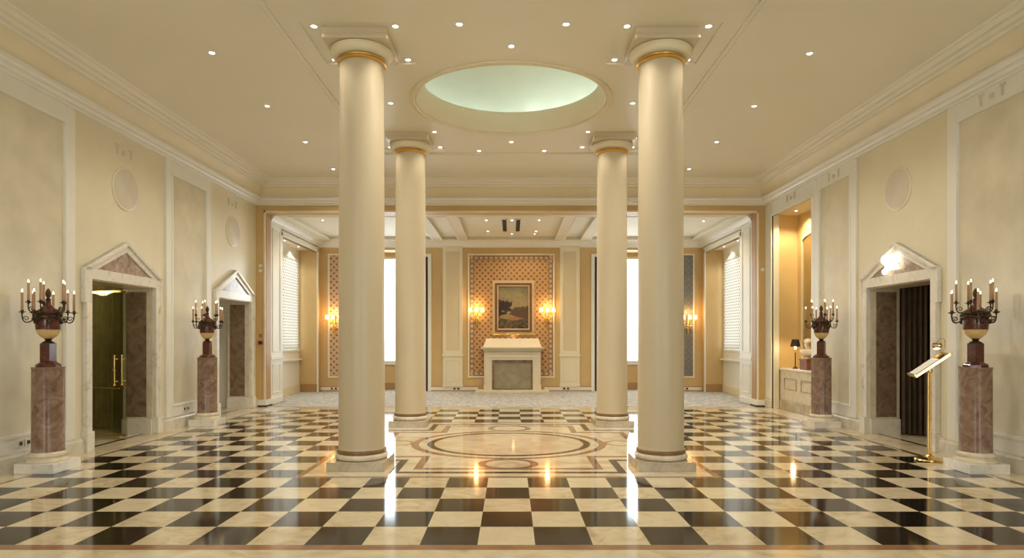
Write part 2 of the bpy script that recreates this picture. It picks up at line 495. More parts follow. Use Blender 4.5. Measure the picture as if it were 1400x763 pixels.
# ceiling of the hall: raised outer field, dropped middle band with the oculus
SKX, SKY, SKC = 1.39, 1.31, (0, 8.99)
mb = MB()
mb.box(-WX, -2.48, RY, FY, CZ-.02, CZ+.3); mb.box(2.48, WX, RY, FY, CZ-.02, CZ+.3); mb.box(-2.48, 2.48, 11.4, FY, CZ-.02, CZ+.3)
mb.box(-2.56, -2.53, RY, 11.48, CZ-.028, CZ-.015); mb.box(2.53, 2.56, RY, 11.48, CZ-.028, CZ-.015); mb.box(-2.53, 2.53, 11.45, 11.48, CZ-.028, CZ-.015)
struct(mb.build('ceiling', M['ceiling']))
mid = MB().box(-2.48, 2.48, RY, 11.4, CZ, CZ+.2).build('ceiling_middle', M['ceiling'])
struct(mid)
cuts = [MB().lathe([(1.39, CZ-.1), (1.39, CZ+.4)], (0, SKC[1], 0), 96, 1, SKY/SKX).build('cutter', M['ceiling'])]
for ix in (-1, 1):
    for iy in (0, 1):
        cx, cyy = ix*COLX, COLY[iy]
        cuts.append(MB().box(cx-.555, cx+.555, cyy-.49, cyy+.53, CZ-.1, CZ+.022).build('cutter', M['ceiling']))
for c_ in cuts:
    md = mid.modifiers.new('cut', 'BOOLEAN'); md.operation = 'DIFFERENCE'; md.solver = 'EXACT'; md.object = c_
dg = bpy.context.evaluated_depsgraph_get(); dg.update()
nm = bpy.data.meshes.new_from_object(mid.evaluated_get(dg)); mid.modifiers.clear(); mid.data = nm
for c_ in cuts: bpy.data.objects.remove(c_)
# oculus ring and dome
ky = SKY/SKX
mb = MB().lathe([(1.44, 0), (1.44, -.012), (1.41, -.03), (1.385, -.03), (1.37, -.005), (1.345, -.005), (1.335, .02), (1.31, .06), (1.275, .13), (1.25, .2), (1.24, .26), (1.27, .30), (1.46, .30)],
                (SKC[0], SKC[1], CZ), 96, 1, ky, cap=False, closed=True)
struct(mb.build('ceiling_oculus_ring', M['cove'], smooth=35))
mb = MB().lathe([(1.46, .28), (1.75, .28), (1.75, .42), (1.7, .6), (1.5, .8), (1.1, .98), (.6, 1.07), (.02, 1.1), (.02, 1.13), (.6, 1.1), (1.13, 1.01), (1.53, .83), (1.78, .6), (1.8, .25), (1.46, .25)],
                (SKC[0], SKC[1], CZ), 64, 1, ky, cap=False, closed=True)
struct(mb.build('ceiling_dome', M['dome'], smooth=40))
for i in range(24):
    a = 2*PI*i/24 + .3
    e = .38 if not (.5 < (a % (2*PI)) < 1.5) else .8
    lamp('POINT', (SKC[0]+1.6*math.cos(a), SKC[1]+1.6*ky*math.sin(a), CZ+.36), e, (.93, 1.0, .94), .05)

# cornice all round the hall
prof = [(0, 4.815), (.50, 4.815), (.485, 4.79), (.455, 4.785), (.44, 4.765), (.43, 4.74), (.385, 4.735), (.37, 4.70), (.325, 4.69), (.315, 4.665), (.285, 4.66), (0, 4.66)]
frieze = [(0, 4.66), (.28, 4.66), (.24, 4.63), (.20, 4.57), (.165, 4.50), (.155, 4.465), (0, 4.465)]
lower = [(0, 4.465), (.20, 4.465), (.205, 4.44), (.175, 4.425), (.165, 4.40), (.12, 4.39), (.10, 4.36), (.055, 4.35), (.05, 4.33), (0, 4.33)]
path = [(-WX, RY), (WX, RY), (WX, FY), (-WX, FY)]
struct(MB().sweep(prof, path, True).build('trim_3', M['ceiling'], smooth=30))
struct(MB().sweep(frieze, path, True).build('trim_4', M['cove'], smooth=30))
struct(MB().sweep(lower, path, True).build('trim_5', M['white'], smooth=30))

# ------------------------------------------------------------------ wall panels, skirting
def frame_panel(side, y0, y1, n, open_bottom=False, z0=.2):
    s = -1 if side == 'left' else 1
    w = .165; p = .035
    mb = MB()
    def bx(ya, yb, za, zb, d0=0, d1=p): mb.box(s*(WX-d0), s*(WX-d1), ya, yb, za, zb)
    bx(y0, y0+w, z0, 4.33); bx(y1-w, y1, z0, 4.33); bx(y0+w, y1-w, 4.12, 4.33)
    if not open_bottom: bx(y0+w, y1-w, z0, .38)
    # inner bead
    i0, i1 = y0+w, y1-w; zt = 4.12; zb = .38 if not open_bottom else z0
    pframe(mb, i0-.02, i1+.02, zb-.02, zt+.02, .035, lambda a, b, c, d: bx(a, b, c, d, 0, p+.012))
    struct(mb.build('trim_%d' % n, M['white'], bevel=.004))
    if not open_bottom:
        pm = MB(); pm.box(s*(WX), s*(WX-.006), i0+.015, i1-.015, zb+.015, zt-.015)
        struct(pm.build('wall_%s_panel' % side, M['panel']))
frame_panel('left', 3.9, 7.89, 6)
frame_panel('left', 9.98, 11.46, 7)
frame_panel('right', 3.9, 7.89, 8)
frame_panel('right', 9.98, 11.34, 9)
# alcove casing
mb = MB()
mb.box(WX, WX-.03, AY1, FY, .0, 4.33); mb.box(WX, WX-.035, 11.34, 11.47, 0.2, 4.33); mb.box(WX, WX-.03, 11.47, AY1, AZ1, 4.33)
mb.box(WX, WX-.05, 11.42, AY1+.04, AZ1, AZ1+.06); mb.box(WX, WX-.05, AY1, AY1+.04, .2, AZ1+.03)
struct(mb.build('trim_10', M['white'], bevel=.004))

def skirting(side, segs):
    s = -1 if side == 'left' else 1
    mb = MB()
    for a, b in segs:
        mb.prism([(s*WX, a, 0), (s*(WX-.05), a, 0), (s*(WX-.05), a, .155), (s*(WX-.035), a, .175), (s*(WX-.035), a, .2), (s*WX, a, .2)], (0, b-a, 0))
    return mb
struct(skirting('left', [(RY, 8.05), (9.78, 11.6), (13.33, FY)]).build('baseboard_left', M['grey_marble']))
struct(skirting('right', [(RY, 8.05), (9.78, 11.47), (13.2, FY)]).build('baseboard_right', M['grey_marble']))

# ------------------------------------------------------------------ doorways
def doorway(n, side, cy, tymp, label_tone):
    s = -1 if side == 'left' else 1
    root = bpy.data.objects.new('door_%d' % n, None); C.objects.link(root); root.location = (s*WX, cy, 0); root['kind'] = 'structure'
    root['_base'] = [s*WX, cy, 0.0]
    mb = MB(); P = .055
    X0, X1 = s*WX, s*(WX-P)
    # jambs with shouldered tops
    for t in (-1, 1):
        mb.box(X0, X1, cy+t*DH, cy+t*(DH+.115), .26, 1.93)
        mb.box(X0, X1, cy+t*DH, cy+t*(DH+.145), 1.93, 2.375)
        mb.box(X0, s*(WX-P-.012), cy+t*(DH+.085), cy+t*(DH+.118), .26, 1.92)
        mb.box(X0, s*(WX-P-.012), cy+t*(DH+.115), cy+t*(DH+.148), 1.925, 2.375)
    mb.box(X0, X1, cy-DH, cy+DH, DZ, 2.375)
    # raking members
    hw = DH+.145; apex = 2.825; e = 2.375
    outer = [(-hw, e), (0, apex), (hw, e)]
    inn = [(-hw+.25, e), (0, apex-.145), (hw-.25, e)]
    for k in (0, 1):
        pts = [outer[k], outer[k+1], inn[k+1], inn[k]]
        mb.prism([(X0, cy+a, z) for a, z in pts], (X1-X0, 0, 0))
        # raised outer moulding
        o0, o1 = Vector(outer[k]), Vector(outer[k+1]); d = (o1-o0).normalized(); nn = Vector((d.y, -d.x))
        if nn.y > 0: nn = -nn
        q = [o0, o1, o1+Vector((0, -.055)), o0+Vector((.11 if k == 0 else 0, -.0)) if k == 0 else o0]
        if k == 0: q = [Vector((-hw, e)), Vector((0, apex)), Vector((0, apex-.05)), Vector((-hw+.09, e))]
        else: q = [Vector((0, apex)), Vector((hw, e)), Vector((hw-.09, e)), Vector((0, apex-.05))]
        mb.prism([(X0, cy+a, z) for a, z in q], (s*-1*(P+.03), 0, 0))
    mb.build('surround', M['white_marble'], root, bevel=.004)
    tm = MB().prism([(X0, cy+a, z) for a, z in [(-hw+.25, e), (0, apex-.145), (hw-.25, e)]], (-s*.03, 0, 0))
    tm.build('tympanum', M['tympanum'], root)
    pb = MB()
    for t in (-1, 1): pb.box(X0, s*(WX-.085), cy+t*DH, cy+t*(DH+.145), 0, .26)
    pb.build('plinth_block', M['white_marble'], root, bevel=.006)
    # reveals
    for t in (-1, 1):
        rv = MB(); y = cy+t*DH; yy = y-t*.012
        rv.box(s*WX, s*(WX+WT), y, yy, 0, DZ); rv.build('reveal_lining', M['beige_marble'], root)
        g = MB().box(s*(WX+.09), s*(WX+WT-.05), yy, yy-t*.006, .26, DZ-.06).build('granite_panel', M['granite_dark'], root)
        bb = MB().box(s*(WX+.0), s*(WX+WT), yy, yy-t*.03, 0, .23).build('reveal_plinth', M['white_marble'], root)
    MB().box(s*WX, s*(WX+WT), cy-DH, cy+DH, DZ-.01, DZ).build('soffit', M['beige_marble'], root)
    # lobby beyond
    return root
d1 = doorway(1, 'left', 8.915, 'tympanum', '')
d2 = doorway(2, 'left', 12.47, 'tympanum', '')
d3 = doorway(3, 'right', 8.915, 'tympanum', '')

def lobby(name, side, y0, y1, depth, h, mw, mc):
    s = -1 if side == 'left' else 1
    xa = s*(WX+WT); xb = s*(WX+WT+depth)
    mb = MB()
    mb.box(xb, xb+s*.1, y0-.1, y1+.1, 0, h+.1); mb.box(xa, xb, y0-.1, y0, 0, h+.1); mb.box(xa, xb, y1, y1+.1, 0, h+.1)
    struct(mb.build('wall_%s_lobby' % side, mw))
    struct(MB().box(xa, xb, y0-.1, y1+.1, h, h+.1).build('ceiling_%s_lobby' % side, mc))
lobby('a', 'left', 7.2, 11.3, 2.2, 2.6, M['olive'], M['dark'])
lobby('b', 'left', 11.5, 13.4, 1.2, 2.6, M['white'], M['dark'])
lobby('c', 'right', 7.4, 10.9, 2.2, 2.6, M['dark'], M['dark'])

# glass doors in the first doorway
def glass_leaf(a, b, hinge_label, hx):
    t = thing('glass_door', hinge_label, 'door', ((a[0]+b[0])/2, (a[1]+b[1])/2, 0), 'glass door leaves in the near left doorway', True)
    A, B_ = Vector(a), Vector(b); d = (B_-A).normalized(); n = Vector((-d.y, d.x))*.006
    MB().prism([(A.x-n.x, A.y-n.y, .03), (B_.x-n.x, B_.y-n.y, .03), (B_.x+n.x, B_.y+n.y, .03), (A.x+n.x, A.y+n.y, .03)], (0, 0, 2.12)).build('pane', M['green_glass'], t)
    r = MB()
    for z0, z1 in ((.015, .05), (2.13, 2.16)):
        r.prism([(A.x-n.x*2, A.y-n.y*2, z0), (B_.x-n.x*2, B_.y-n.y*2, z0), (B_.x+n.x*2, B_.y+n.y*2, z0), (A.x+n.x*2, A.y+n.y*2, z0)], (0, 0, z1-z0))
    r.build('rail', M['brass'], t)
    m = A + d*((B_-A).length-hx); nn = Vector((-d.y, d.x)); nn = nn if nn.y < 0 else -nn
    h = MB(); off = nn*.05
    h.tube([(m.x+off.x, m.y+off.y, .78), (m.x+off.x, m.y+off.y, 1.22)], .013)
    for z in (.84, 1.16): h.tube([(m.x, m.y, z), (m.x+off.x, m.y+off.y, z)], .01)
    for z in (.79, 1.0, 1.21): h.sphere((m.x+off.x, m.y+off.y, z), .022)
    h.build('handle', M['brass'], t, smooth=40)
    bar = MB().tube([(A.x+nn.x*.02, A.y+nn.y*.02, .74), (B_.x+nn.x*.02, B_.y+nn.y*.02, .74)], .007).build('push_bar', M['brass'], t)
    return t
glass_leaf((-6.33, 9.38), (-5.66, 9.12), 'large green tinted glass door leaf with brass bar standing ajar in near left doorway', .07)
glass_leaf((-6.05, 9.56), (-5.63, 9.22), 'narrow glass door leaf folded towards granite reveal of near left doorway', .06)

def curtain(name, pts, z0, z1, mat, label, amp=.045, folds=9):
    """wavy cloth between two floor points"""
    a, b = Vector(pts[0]), Vector(pts[1]); d = b-a; L = d.length; d.normalize(); n = Vector((-d.y, d.x))
    mb = MB(); K = folds*8; F = []; Bk = []
    for i in range(K+1):
        u = i/K
        w = amp*math.sin(u*folds*2*PI) + amp*.3*math.sin(u*folds*4.3*PI+1)
        row = []
        for k in range(5):
            z = z0+(z1-z0)*k/4; q = a+d*(L*u)+n*(w*(1-.35*k/4))
            row.append((mb.bm.verts.new((q.x, q.y, z)), mb.bm.verts.new((q.x+n.x*.006, q.y+n.y*.006, z))))
        F.append(row)
    for r0, r1 in zip(F, F[1:]):
        for k in range(4):
            mb.bm.faces.new((r0[k][0], r1[k][0], r1[k+1][0], r0[k+1][0])); mb.bm.faces.new((r0[k][1], r0[k+1][1], r1[k+1][1], r1[k][1]))
        mb.bm.faces.new((r0[0][0], r0[0][1], r1[0][1], r1[0][0])); mb.bm.faces.new((r0[4][0], r1[4][0], r1[4][1], r0[4][1]))
    for r in (F[0], F[-1]):
        for k in range(4): mb.bm.faces.new((r[k][0], r[k+1][0], r[k+1][1], r[k][1]))
    return tag(mb.build(name, mat, smooth=60), label, 'curtain')
curtain('curtain', [(5.93, 9.57), (6.22, 9.40)], .02, 2.45, M['curtain'], 'dark brown curtain hanging in the doorway behind the brass lectern', .035, 5)
curtain('curtain', [(-7.0, 10.4), (-6.2, 9.95)], .02, 2.5, M['olive_curtain'], 'olive brown curtain behind the glass doors of the near left doorway', .04, 8)
lp = thing('wall_notice', 'small dark notice board on olive wall behind the glass doors', 'notice board', (-7.3, 11.29, 1.6), None, True)
MB().box(-7.55, -7.2, 11.27, 11.295, 1.86, 1.98).build('board', M['black'], lp)
lamp('POINT', (-7.0, 9.0, 2.3), 16, (1, .85, .5), .15)
lamp('POINT', (-6.6, 12.3, 2.2), 1.5, (1, .85, .6), .15)
lamp('POINT', (6.9, 8.4, 2.3), 3.0, (1, .8, .5), .1)
for i, (x, y, lab) in enumerate([(-6.35, 9.0, 'dim round ceiling light seen at top of the near left doorway'), (6.5, 8.7, 'dim round ceiling light at top of the doorway behind the lectern')]):
    t = thing('ceiling_light', lab, 'ceiling light', (x, y, 2.6), None, True)
    MB().lathe([(.16, 0), (.17, -.02), (.15, -.035), (.12, -.03)], (x, y, 2.6), 24).build('rim', M['brass'], t, smooth=40)
    MB().lathe([(.12, 0), (.11, -.04), (.05, -.055)], (x, y, 2.59), 24).build('diffuser', M['beige_marble'], t, smooth=40)

# ------------------------------------------------------------------ alcove on the right wall
AX = 6.08
mb = MB(); mb.box(AX, AX+.1, AY0-.3, 13.5, 0, AZ1+.15); mb.box(WX+.0+WT, AX, AY0-.01, AY0, 0, AZ1+.15)
mb.box(WX+.12, AX, 13.352, 13.46, 0, AZ1+.05)
struct(mb.build('wall_right_alcove', M['tan_gold'] if 'tan_gold' in M else simple('golden alcove paint', (.66, .48, .22), .5, var=.04)))
struct(MB().box(WX+.03, AX+.02, AY0-.25, 13.4, AZ1+.05, AZ1+.13).build('ceiling_alcove', M['cove']))
ALC = 1
ct = thing('console_counter', 'low stone counter with marble top filling the right wall alcove', 'counter', (5.85, 12.3, 0), None, True)
MB().box(5.645, AX-.002, AY0+.002, 13.35, 0, .81).build('body', M['beige_marble'], ct)
MB().box(5.625, AX-.002, AY0+.002, 13.35, .81, .85).build('top', M['white_marble'], ct, bevel=.006)
mb = MB()
for y0 in (11.7, 12.45):
    pframe(mb, y0, y0+.55, .42, .66, .02, lambda a, b, c, d: mb.box(5.633, 5.645, a, b, c, d))
mb.build('panel_moulding', M['plinth'], ct)
MB().box(5.625, 5.645, AY0+.002, 13.35, 0, .2).build('skirting', M['plinth'], ct)
mr = thing('wall_mirror', 'tall gold framed mirror with arched top inside the right alcove', 'mirror', (AX-.01, 12.45, .9), None, True)
mb = MB(); fy0, fy1 = 11.75, 13.12
arch = []
for k in range(13):
    a = PI*k/12; arch.append((fy0+(fy1-fy0)/2-math.cos(a)*(fy1-fy0)/2, 3.55+.12*math.sin(a)))
outer_pts = [(fy0, .9)]+arch+[(fy1, .9)]
inner_pts = [((p-(fy0+fy1)/2)*.93+(fy0+fy1)/2, (.95 if z < 1 else z-.06)) for p, z in outer_pts]
for i in range(len(outer_pts)):
    j = (i+1) % len(outer_pts)
    q = [outer_pts[i], outer_pts[j], inner_pts[j], inner_pts[i]]
    mb.prism([(AX-.002, a, z) for a, z in q], (-.035, 0, 0))
mb.build('frame', M['cream_trim'], mr)
MB().prism([(AX-.004, a, z) for a, z in inner_pts], (-.008, 0, 0)).build('mirror_glass', simple('antique mirror glass', (.52, .44, .26), .12, .9, var=.1), mr)
# table lamp
tl = thing('table_lamp', 'slim bronze table lamp with small black shade lit in the alcove', 'table lamp', (5.84, 12.93, .85), None, True)
MB().lathe([(.055, 0), (.055, .015), (.02, .03), (.011, .06), (.011, .30), (.02, .32), (.011, .34), (.011, .40)], (5.84, 12.93, .85), 20).build('stand', M['bronze'], tl, smooth=35)
MB().lathe([(.10, .45), (.065, .60), (.06, .60), (.095, .45)], (5.84, 12.93, .85), 24, closed=True, cap=False).build('shade', M['shade_black'], tl, smooth=35)
MB().sphere((5.84, 12.93, 1.285), .022, .022, .045).build('bulb', M['flame'], tl, smooth=60)
lamp('POINT', (5.76, 12.86, 1.25), 4, (1, .7, .35), .03)
# bust on a box
bx = thing('box_plinth', 'reddish brown wooden box under the marble bust in alcove', 'box', (5.86, 12.42, .85), None, True)
MB().box(5.76, 5.98, 12.27, 12.57, .85, 1.05).build('body', M['redwood'], bx, bevel=.008)
MB().box(5.745, 5.995, 12.255, 12.585, 1.04, 1.06).build('lid', M['redwood'], bx, bevel=.005)
def head_bust(c):
    b = MB(); x, y, z = c   # faces -X and a little towards -Y
    b.lathe([(.055, 0), (.055, .02), (.035, .035), (.03, .06)], (x, y, z), 16)
    b.sphere((x, y, z+.12), .09, .15, .085)                # chest
    b.sphere((x, y-.10, z+.145), .06, .07, .055); b.sphere((x, y+.10, z+.145), .06, .07, .055)
    b.tube([(x, y, z+.14), (x-.005, y, z+.26)], [.05, .042], 12)
    b.sphere((x-.012, y, z+.315), .068, .06, .085)         # skull
    b.sphere((x+.012, y, z+.34), .07, .068, .07)           # hair
    b.sphere((x+.05, y, z+.29), .035, .04, .04)            # hair knot
    b.sphere((x-.045, y, z+.262), .026, .03, .025)         # chin
    b.sphere((x-.082, y, z+.305), .014, .011, .024)        # nose
    b.sphere((x-.066, y-.024, z+.335), .014, .02, .009); b.sphere((x-.066, y+.024, z+.335), .014, .02, .009)  # brows
    b.sphere((x-.07, y, z+.278), .012, .018, .007)         # mouth
    b.sphere((x-.005, y-.062, z+.31), .014, .008, .02); b.sphere((x-.005, y+.062, z+.31), .014, .008, .02)    # ears
    for k in range(9):
        a = k/8*PI; b.sphere((x-.02+.02*math.sin(a*2), y-.06*math.cos(a), z+.345+.04*math.sin(a)), .02)
    o = b.build('marble_bust', M['bust'], smooth=80)
    md = o.modifiers.new('remesh', 'REMESH'); md.mode = 'VOXEL'; md.voxel_size = .006; md.use_smooth_shade = True
    sm = o.modifiers.new('smooth', 'SMOOTH'); sm.iterations = 3
    return o
hb = head_bust((5.86, 12.42, 1.06))
tag(hb, 'small ivory marble bust with curly hair on a brown box', 'bust')
def rot_about(o, c, a):
    o.matrix_world = Matrix.Translation(c) @ Matrix.Rotation(a, 4, 'Z') @ Matrix.Translation((-c[0], -c[1], -c[2]))
rot_about(hb, (5.86, 12.42, 0), math.radians(30))

# ------------------------------------------------------------------ main columns
def make_column(loc, label):
    t = thing('column', label, 'column', loc, 'cream round columns around the central marble medallion'); t['kind'] = 'thing'
    MB().box(-.317, .317, -.317, .317, 0, .1).build('plinth', M['plinth'], t, bevel=.004)
    MB().lathe([(.27, .1), (.287, .108), (.296, .13), (.29, .152), (.275, .165)], seg=64).build('base_torus', M['beige_marble'], t, smooth=40)
    MB().lathe([(.268, .165), (.277, .172), (.277, .2), (.264, .21)], seg=64).build('base_ring', M['ringbrown'], t, smooth=40)
    pr = [(.262, .21), (.259, .24)] + [(.259-.012*(k/12)**1.6, .24+(4.57-.24)*k/12) for k in range(13)] + [(.247, 4.6)]
    MB().lathe(pr, seg=64).build('shaft', M['column'], t, smooth=40)
    MB().lathe([(.25, 4.57), (.266, 4.575), (.276, 4.59), (.27, 4.608), (.264, 4.612), (.269, 4.622), (.264, 4.63), (.25, 4.635)], seg=64).build('necking_ring', M['gold'], t, smooth=40)
    MB().lathe([(.252, 4.63), (.29, 4.634), (.322, 4.648), (.342, 4.672), (.35, 4.70), (.346, 4.728), (.33, 4.737)], seg=64).build('echinus', M['cream_trim'], t, smooth=40)
    a = MB(); a.box(-.352, .352, -.352, .352, 4.736, 4.77)
    sq = lambda r, z: [(-r, -r, z), (r, -r, z), (r, r, z), (-r, r, z)]
    lv = [(.338, 4.771), (.338, 4.785), (.35, 4.80), (.352, 4.85)]
    rings = [[a.bm.verts.new(p) for p in sq(r, z)] for r, z in lv]
    for p, q in zip(rings, rings[1:]):
        for i in range(4): a.bm.faces.new((p[i], p[(i+1) % 4], q[(i+1) % 4], q[i]))
    a.bm.faces.new(rings[-1]); a.bm.faces.new(rings[0])
    a.build('abacus', M['column'], t)
    return t
c0 = make_column((-COLX, COLY[0], 0), 'front left cream column, large, rising just left of the marble medallion')
dup(c0, (COLX, COLY[0], 0), label='front right cream column, large, rising just right of the marble medallion')
dup(c0, (-COLX, COLY[1], 0), label='rear left cream column, smaller, beside the tall white window')
dup(c0, (COLX, COLY[1], 0), label='rear right cream column, smaller, between front right column and fireplace')

# ------------------------------------------------------------------ pedestals with candelabra urns
def make_pedestal(loc, label):
    t = thing('pedestal', label, 'pedestal', loc, 'granite column pedestals along the side walls')
    MB().box(-.215, .215, -.215, .215, 0, .108).build('plinth', M['white_marble'], t, bevel=.004)
    MB().lathe([(.205, .108), (.21, .118), (.205, .135), (.185, .145), (.175, .155), (.18, .165), (.19, .178), (.188, .195), (.17, .205), (.16, .215)], seg=48).build('base_moulding', M['beige_marble'], t, smooth=40)
    MB().lathe([(.158, .213), (.155, .235), (.153, 1.12), (.157, 1.13), (.157, 1.145)], seg=48).build('shaft', M['granite'], t, smooth=40)
    return t
p0 = make_pedestal((-5.13, 6.97, 0), 'reddish granite pedestal at far left, nearest on the left wall')
spots = [(-5.15, 10.66), (5.13, 6.95), (5.15, 10.45)]
dup(p0, (-5.15, 10.66, 0), label='brown granite pedestal between the two pedimented doorways on the left')
dup(p0, (5.13, 6.95, 0), label='mottled granite pedestal at far right beside the brass lectern')
dup(p0, (5.15, 10.45, 0), label='greyish granite pedestal between the right doorway and the lit alcove')

def make_candelabrum(loc, label):
    t = thing('candelabra_urn', label, 'candelabra urn', loc, 'urn shaped candelabra on the granite pedestals')
    MB().lathe([(.125, 0), (.125, .022), (.118, .03), (.085, .05), (.078, .062)], seg=8, rot=PI/8).build('foot', M['urn_red'], t)
    MB().box(-.055, .055, -.055, .055, .06, .262).build('socle', M['urn_red'], t, bevel=.004)
    MB().lathe([(.06, .262), (.062, .272), (.04, .282), (.028, .292), (.034, .306), (.045, .312)], seg=32).build('stem', M['bronze'], t, smooth=40)
    MB().lathe([(.035, .308), (.06, .325), (.088, .352), (.105, .385), (.113, .412)], seg=40).build('lower_bowl', M['urn_yellow'], t, smooth=40)
    MB().lathe([(.114, .412), (.119, .45), (.122, .50), (.12, .535), (.118, .54)], seg=40).build('upper_bowl', M['urn_red'], t, smooth=40)
    MB().lathe([(.118, .538), (.128, .545), (.13, .56), (.124, .57), (.133, .58), (.138, .592), (.125, .604)], seg=40).build('rim', M['bronze'], t, smooth=40)
    MB().lathe([(.122, .602), (.115, .615), (.088, .635), (.058, .655), (.036, .68), (.026, .70), (.022, .74)], seg=40).build('lid', M['urn_red'], t, smooth=40)
    MB().lathe([(.022, .738), (.03, .746), (.018, .758), (.014, .768), (.024, .785), (.028, .81), (.022, .84), (.01, .862), (.003, .87)], seg=20).build('finial', M['bronze'], t, smooth=60)
    for k in range(6):                      # bronze mask mounts on the bowl
        g = MB()
        a = k*PI/3+.2
        g.sphere((.125*math.cos(a), .125*math.sin(a), .50), .022, .022, .028, 10, 8)
        g.sphere((.128*math.cos(a), .128*math.sin(a), .565), .016, .016, .018, 10, 8)
        g.build('mount', M['bronze'], t, smooth=60)
    def arm(ang, R, z0, zp, r0, dip):
        ca, sa = math.cos(ang), math.sin(ang)
        P = lambda r, z: (r*ca, r*sa, z)
        m = MB()
        pts = []
        for k in range(17):
            u = k/16
            r = r0+(R-r0)*(1-(1-u)**1.7) + .012*math.sin(u*PI)
            z = z0+(zp-z0)*u**2.2 - dip*math.sin(u*PI)*(1-u*.3)
            pts.append(P(r, z))
        m.tube(pts, .0065, 8)
        # scroll
        cs = P(R-.035, zp-.075); sc = []
        for k in range(14):
            th = k/13*2.2*PI; q = .028*(1-k/18)
            sc.append((cs[0]+ca*q*math.cos(th), cs[1]+sa*q*math.cos(th), cs[2]+q*math.sin(th)))
        m.tube(sc, .0045, 6)
        m.sphere(P(r0+.02, z0), .014)
        a = m.build('arm', M['bronze'], t, smooth=60)
        MB().lathe([(.006, zp-.03), (.012, zp-.012), (.034, zp-.004), (.036, zp), (.014, zp+.001), (.015, zp+.018), (.011, zp+.02)], (R*ca, R*sa, 0), 16).build('drip_pan', M['bronze'], a, smooth=50)
        c = MB().lathe([(.0125, zp+.018), (.0118, zp+.205), (.008, zp+.212)], (R*ca, R*sa, 0), 12).build('candle', M['candle'], t, smooth=50)
        MB().lathe([(.003, zp+.21), (.0075, zp+.22), (.006, zp+.232), (.002, zp+.245)], (R*ca, R*sa, 0), 10).build('bulb', M['flame'], c, smooth=60)
    for d in (162, 231, 115, 275, 35, -6): arm(math.radians(d), .235, .53, .605, .12, .06)
    for d in (140, 212, 284, 356, 68): arm(math.radians(d), .175, .60, .715, .10, .01)
    return t
u0 = make_candelabrum((-5.13, 6.97, 1.145), 'red and yellow urn candelabra on the pedestal at far left')
dup(u0, (-5.15, 10.66, 1.145), 0, 'urn candelabra in front of the small left pedimented doorway', None)
dup(u0, (5.13, 6.95, 1.145), math.radians(8), 'dark red urn candelabra on the pedestal at far right')
dup(u0, (5.15, 10.45, 1.145), math.radians(48), 'urn candelabra beside the lit alcove on the right wall')

# ------------------------------------------------------------------ brass lectern
LX, LY = 5.0, 7.52
lt = thing('lectern', 'slim polished brass lectern with sloping lit board in front of right doorway', 'lectern', (LX, LY, 0))
MB().lathe([(.155, 0), (.16, .012), (.15, .028), (.09, .04), (.045, .055), (.03, .075), (.02, .09)], seg=40).build('base', M['brass'], lt, smooth=35)
MB().tube([(-.012, 0, .07), (-.012, 0, 1.12)], .013, 14).tube([(.016, 0, .07), (.016, 0, 1.05)], .009, 12).build('pole', M['brass'], lt, smooth=50)
MB().lathe([(.03, 0), (.036, .02), (.03, .045)], (0, 0, 1.05), 20).build('collar', M['brass'], lt, smooth=35)
bd = bpy.data.objects.new('board', None)
def board_pts(mb, x0, x1, y0, y1, z0, z1): return mb.box(x0, x1, y0, y1, z0, z1)
Rm = Matrix.Translation((0, 0, 1.15)) @ Matrix.Rotation(math.radians(-20), 4, 'Z') @ Matrix.Rotation(math.radians(-38), 4, 'Y')
def placed(mb, name, mat, parent, **k):
    bmesh.ops.transform(mb.bm, matrix=Rm, verts=mb.bm.verts); return mb.build(name, mat, parent, **k)
tray = placed(MB().box(-.23, .23, -.17, .17, -.018, 0).box(-.23, -.215, -.17, .17, 0, .03).box(-.215, .23, -.17, -.162, 0, .012).box(-.215, .23, .162, .17, 0, .012), 'tray', M['brass'], lt, bevel=.002)
placed(MB().box(-.21, .09, -.15, .15, .001, .022), 'page', M['paper'], lt)
placed(MB().tube([(.23, .17, .0), (.30, .16, .06), (.33, .12, .12), (.30, .06, .165), (.24, .0, .17), (.20, 0, .15)], .0035, 8), 'lamp_arm', M['brass'], lt, smooth=60)
placed(MB().tube([(.20, -.12, .13), (.20, -.11, .13), (.20, .11, .13), (.20, .12, .13)], [.012, .03, .03, .012], 16), 'lamp_shade', M['brass'], lt, smooth=50)
placed(MB().box(.165, .20, -.09, .09, .099, .104), 'bulb', M['flame'], lt)
lt.location = (LX, LY, 0)

# glowing shapes stand in for a bright reflection in the right tympanum
gl = thing('reflection_glow', 'dazzling white glow standing in for a reflection on the pediment above the right doorway', 'lamp', (5.42, 8.93, 2.45), None, True)
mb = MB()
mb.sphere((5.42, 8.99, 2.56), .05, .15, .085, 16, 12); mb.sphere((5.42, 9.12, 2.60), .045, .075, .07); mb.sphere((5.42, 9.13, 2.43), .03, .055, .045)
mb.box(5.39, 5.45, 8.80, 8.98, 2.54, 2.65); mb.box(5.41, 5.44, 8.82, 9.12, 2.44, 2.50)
mb.build('diffuser', M['glint_glow'], gl, smooth=50)
MB().box(5.44, 5.469, 8.88, 9.08, 2.46, 2.6).build('glow_backing', M['plastic'], gl)
lamp('POINT', (5.28, 8.97, 2.56), .15, (1, .97, .75), .06)  # weak light added to spread the imitated reflection

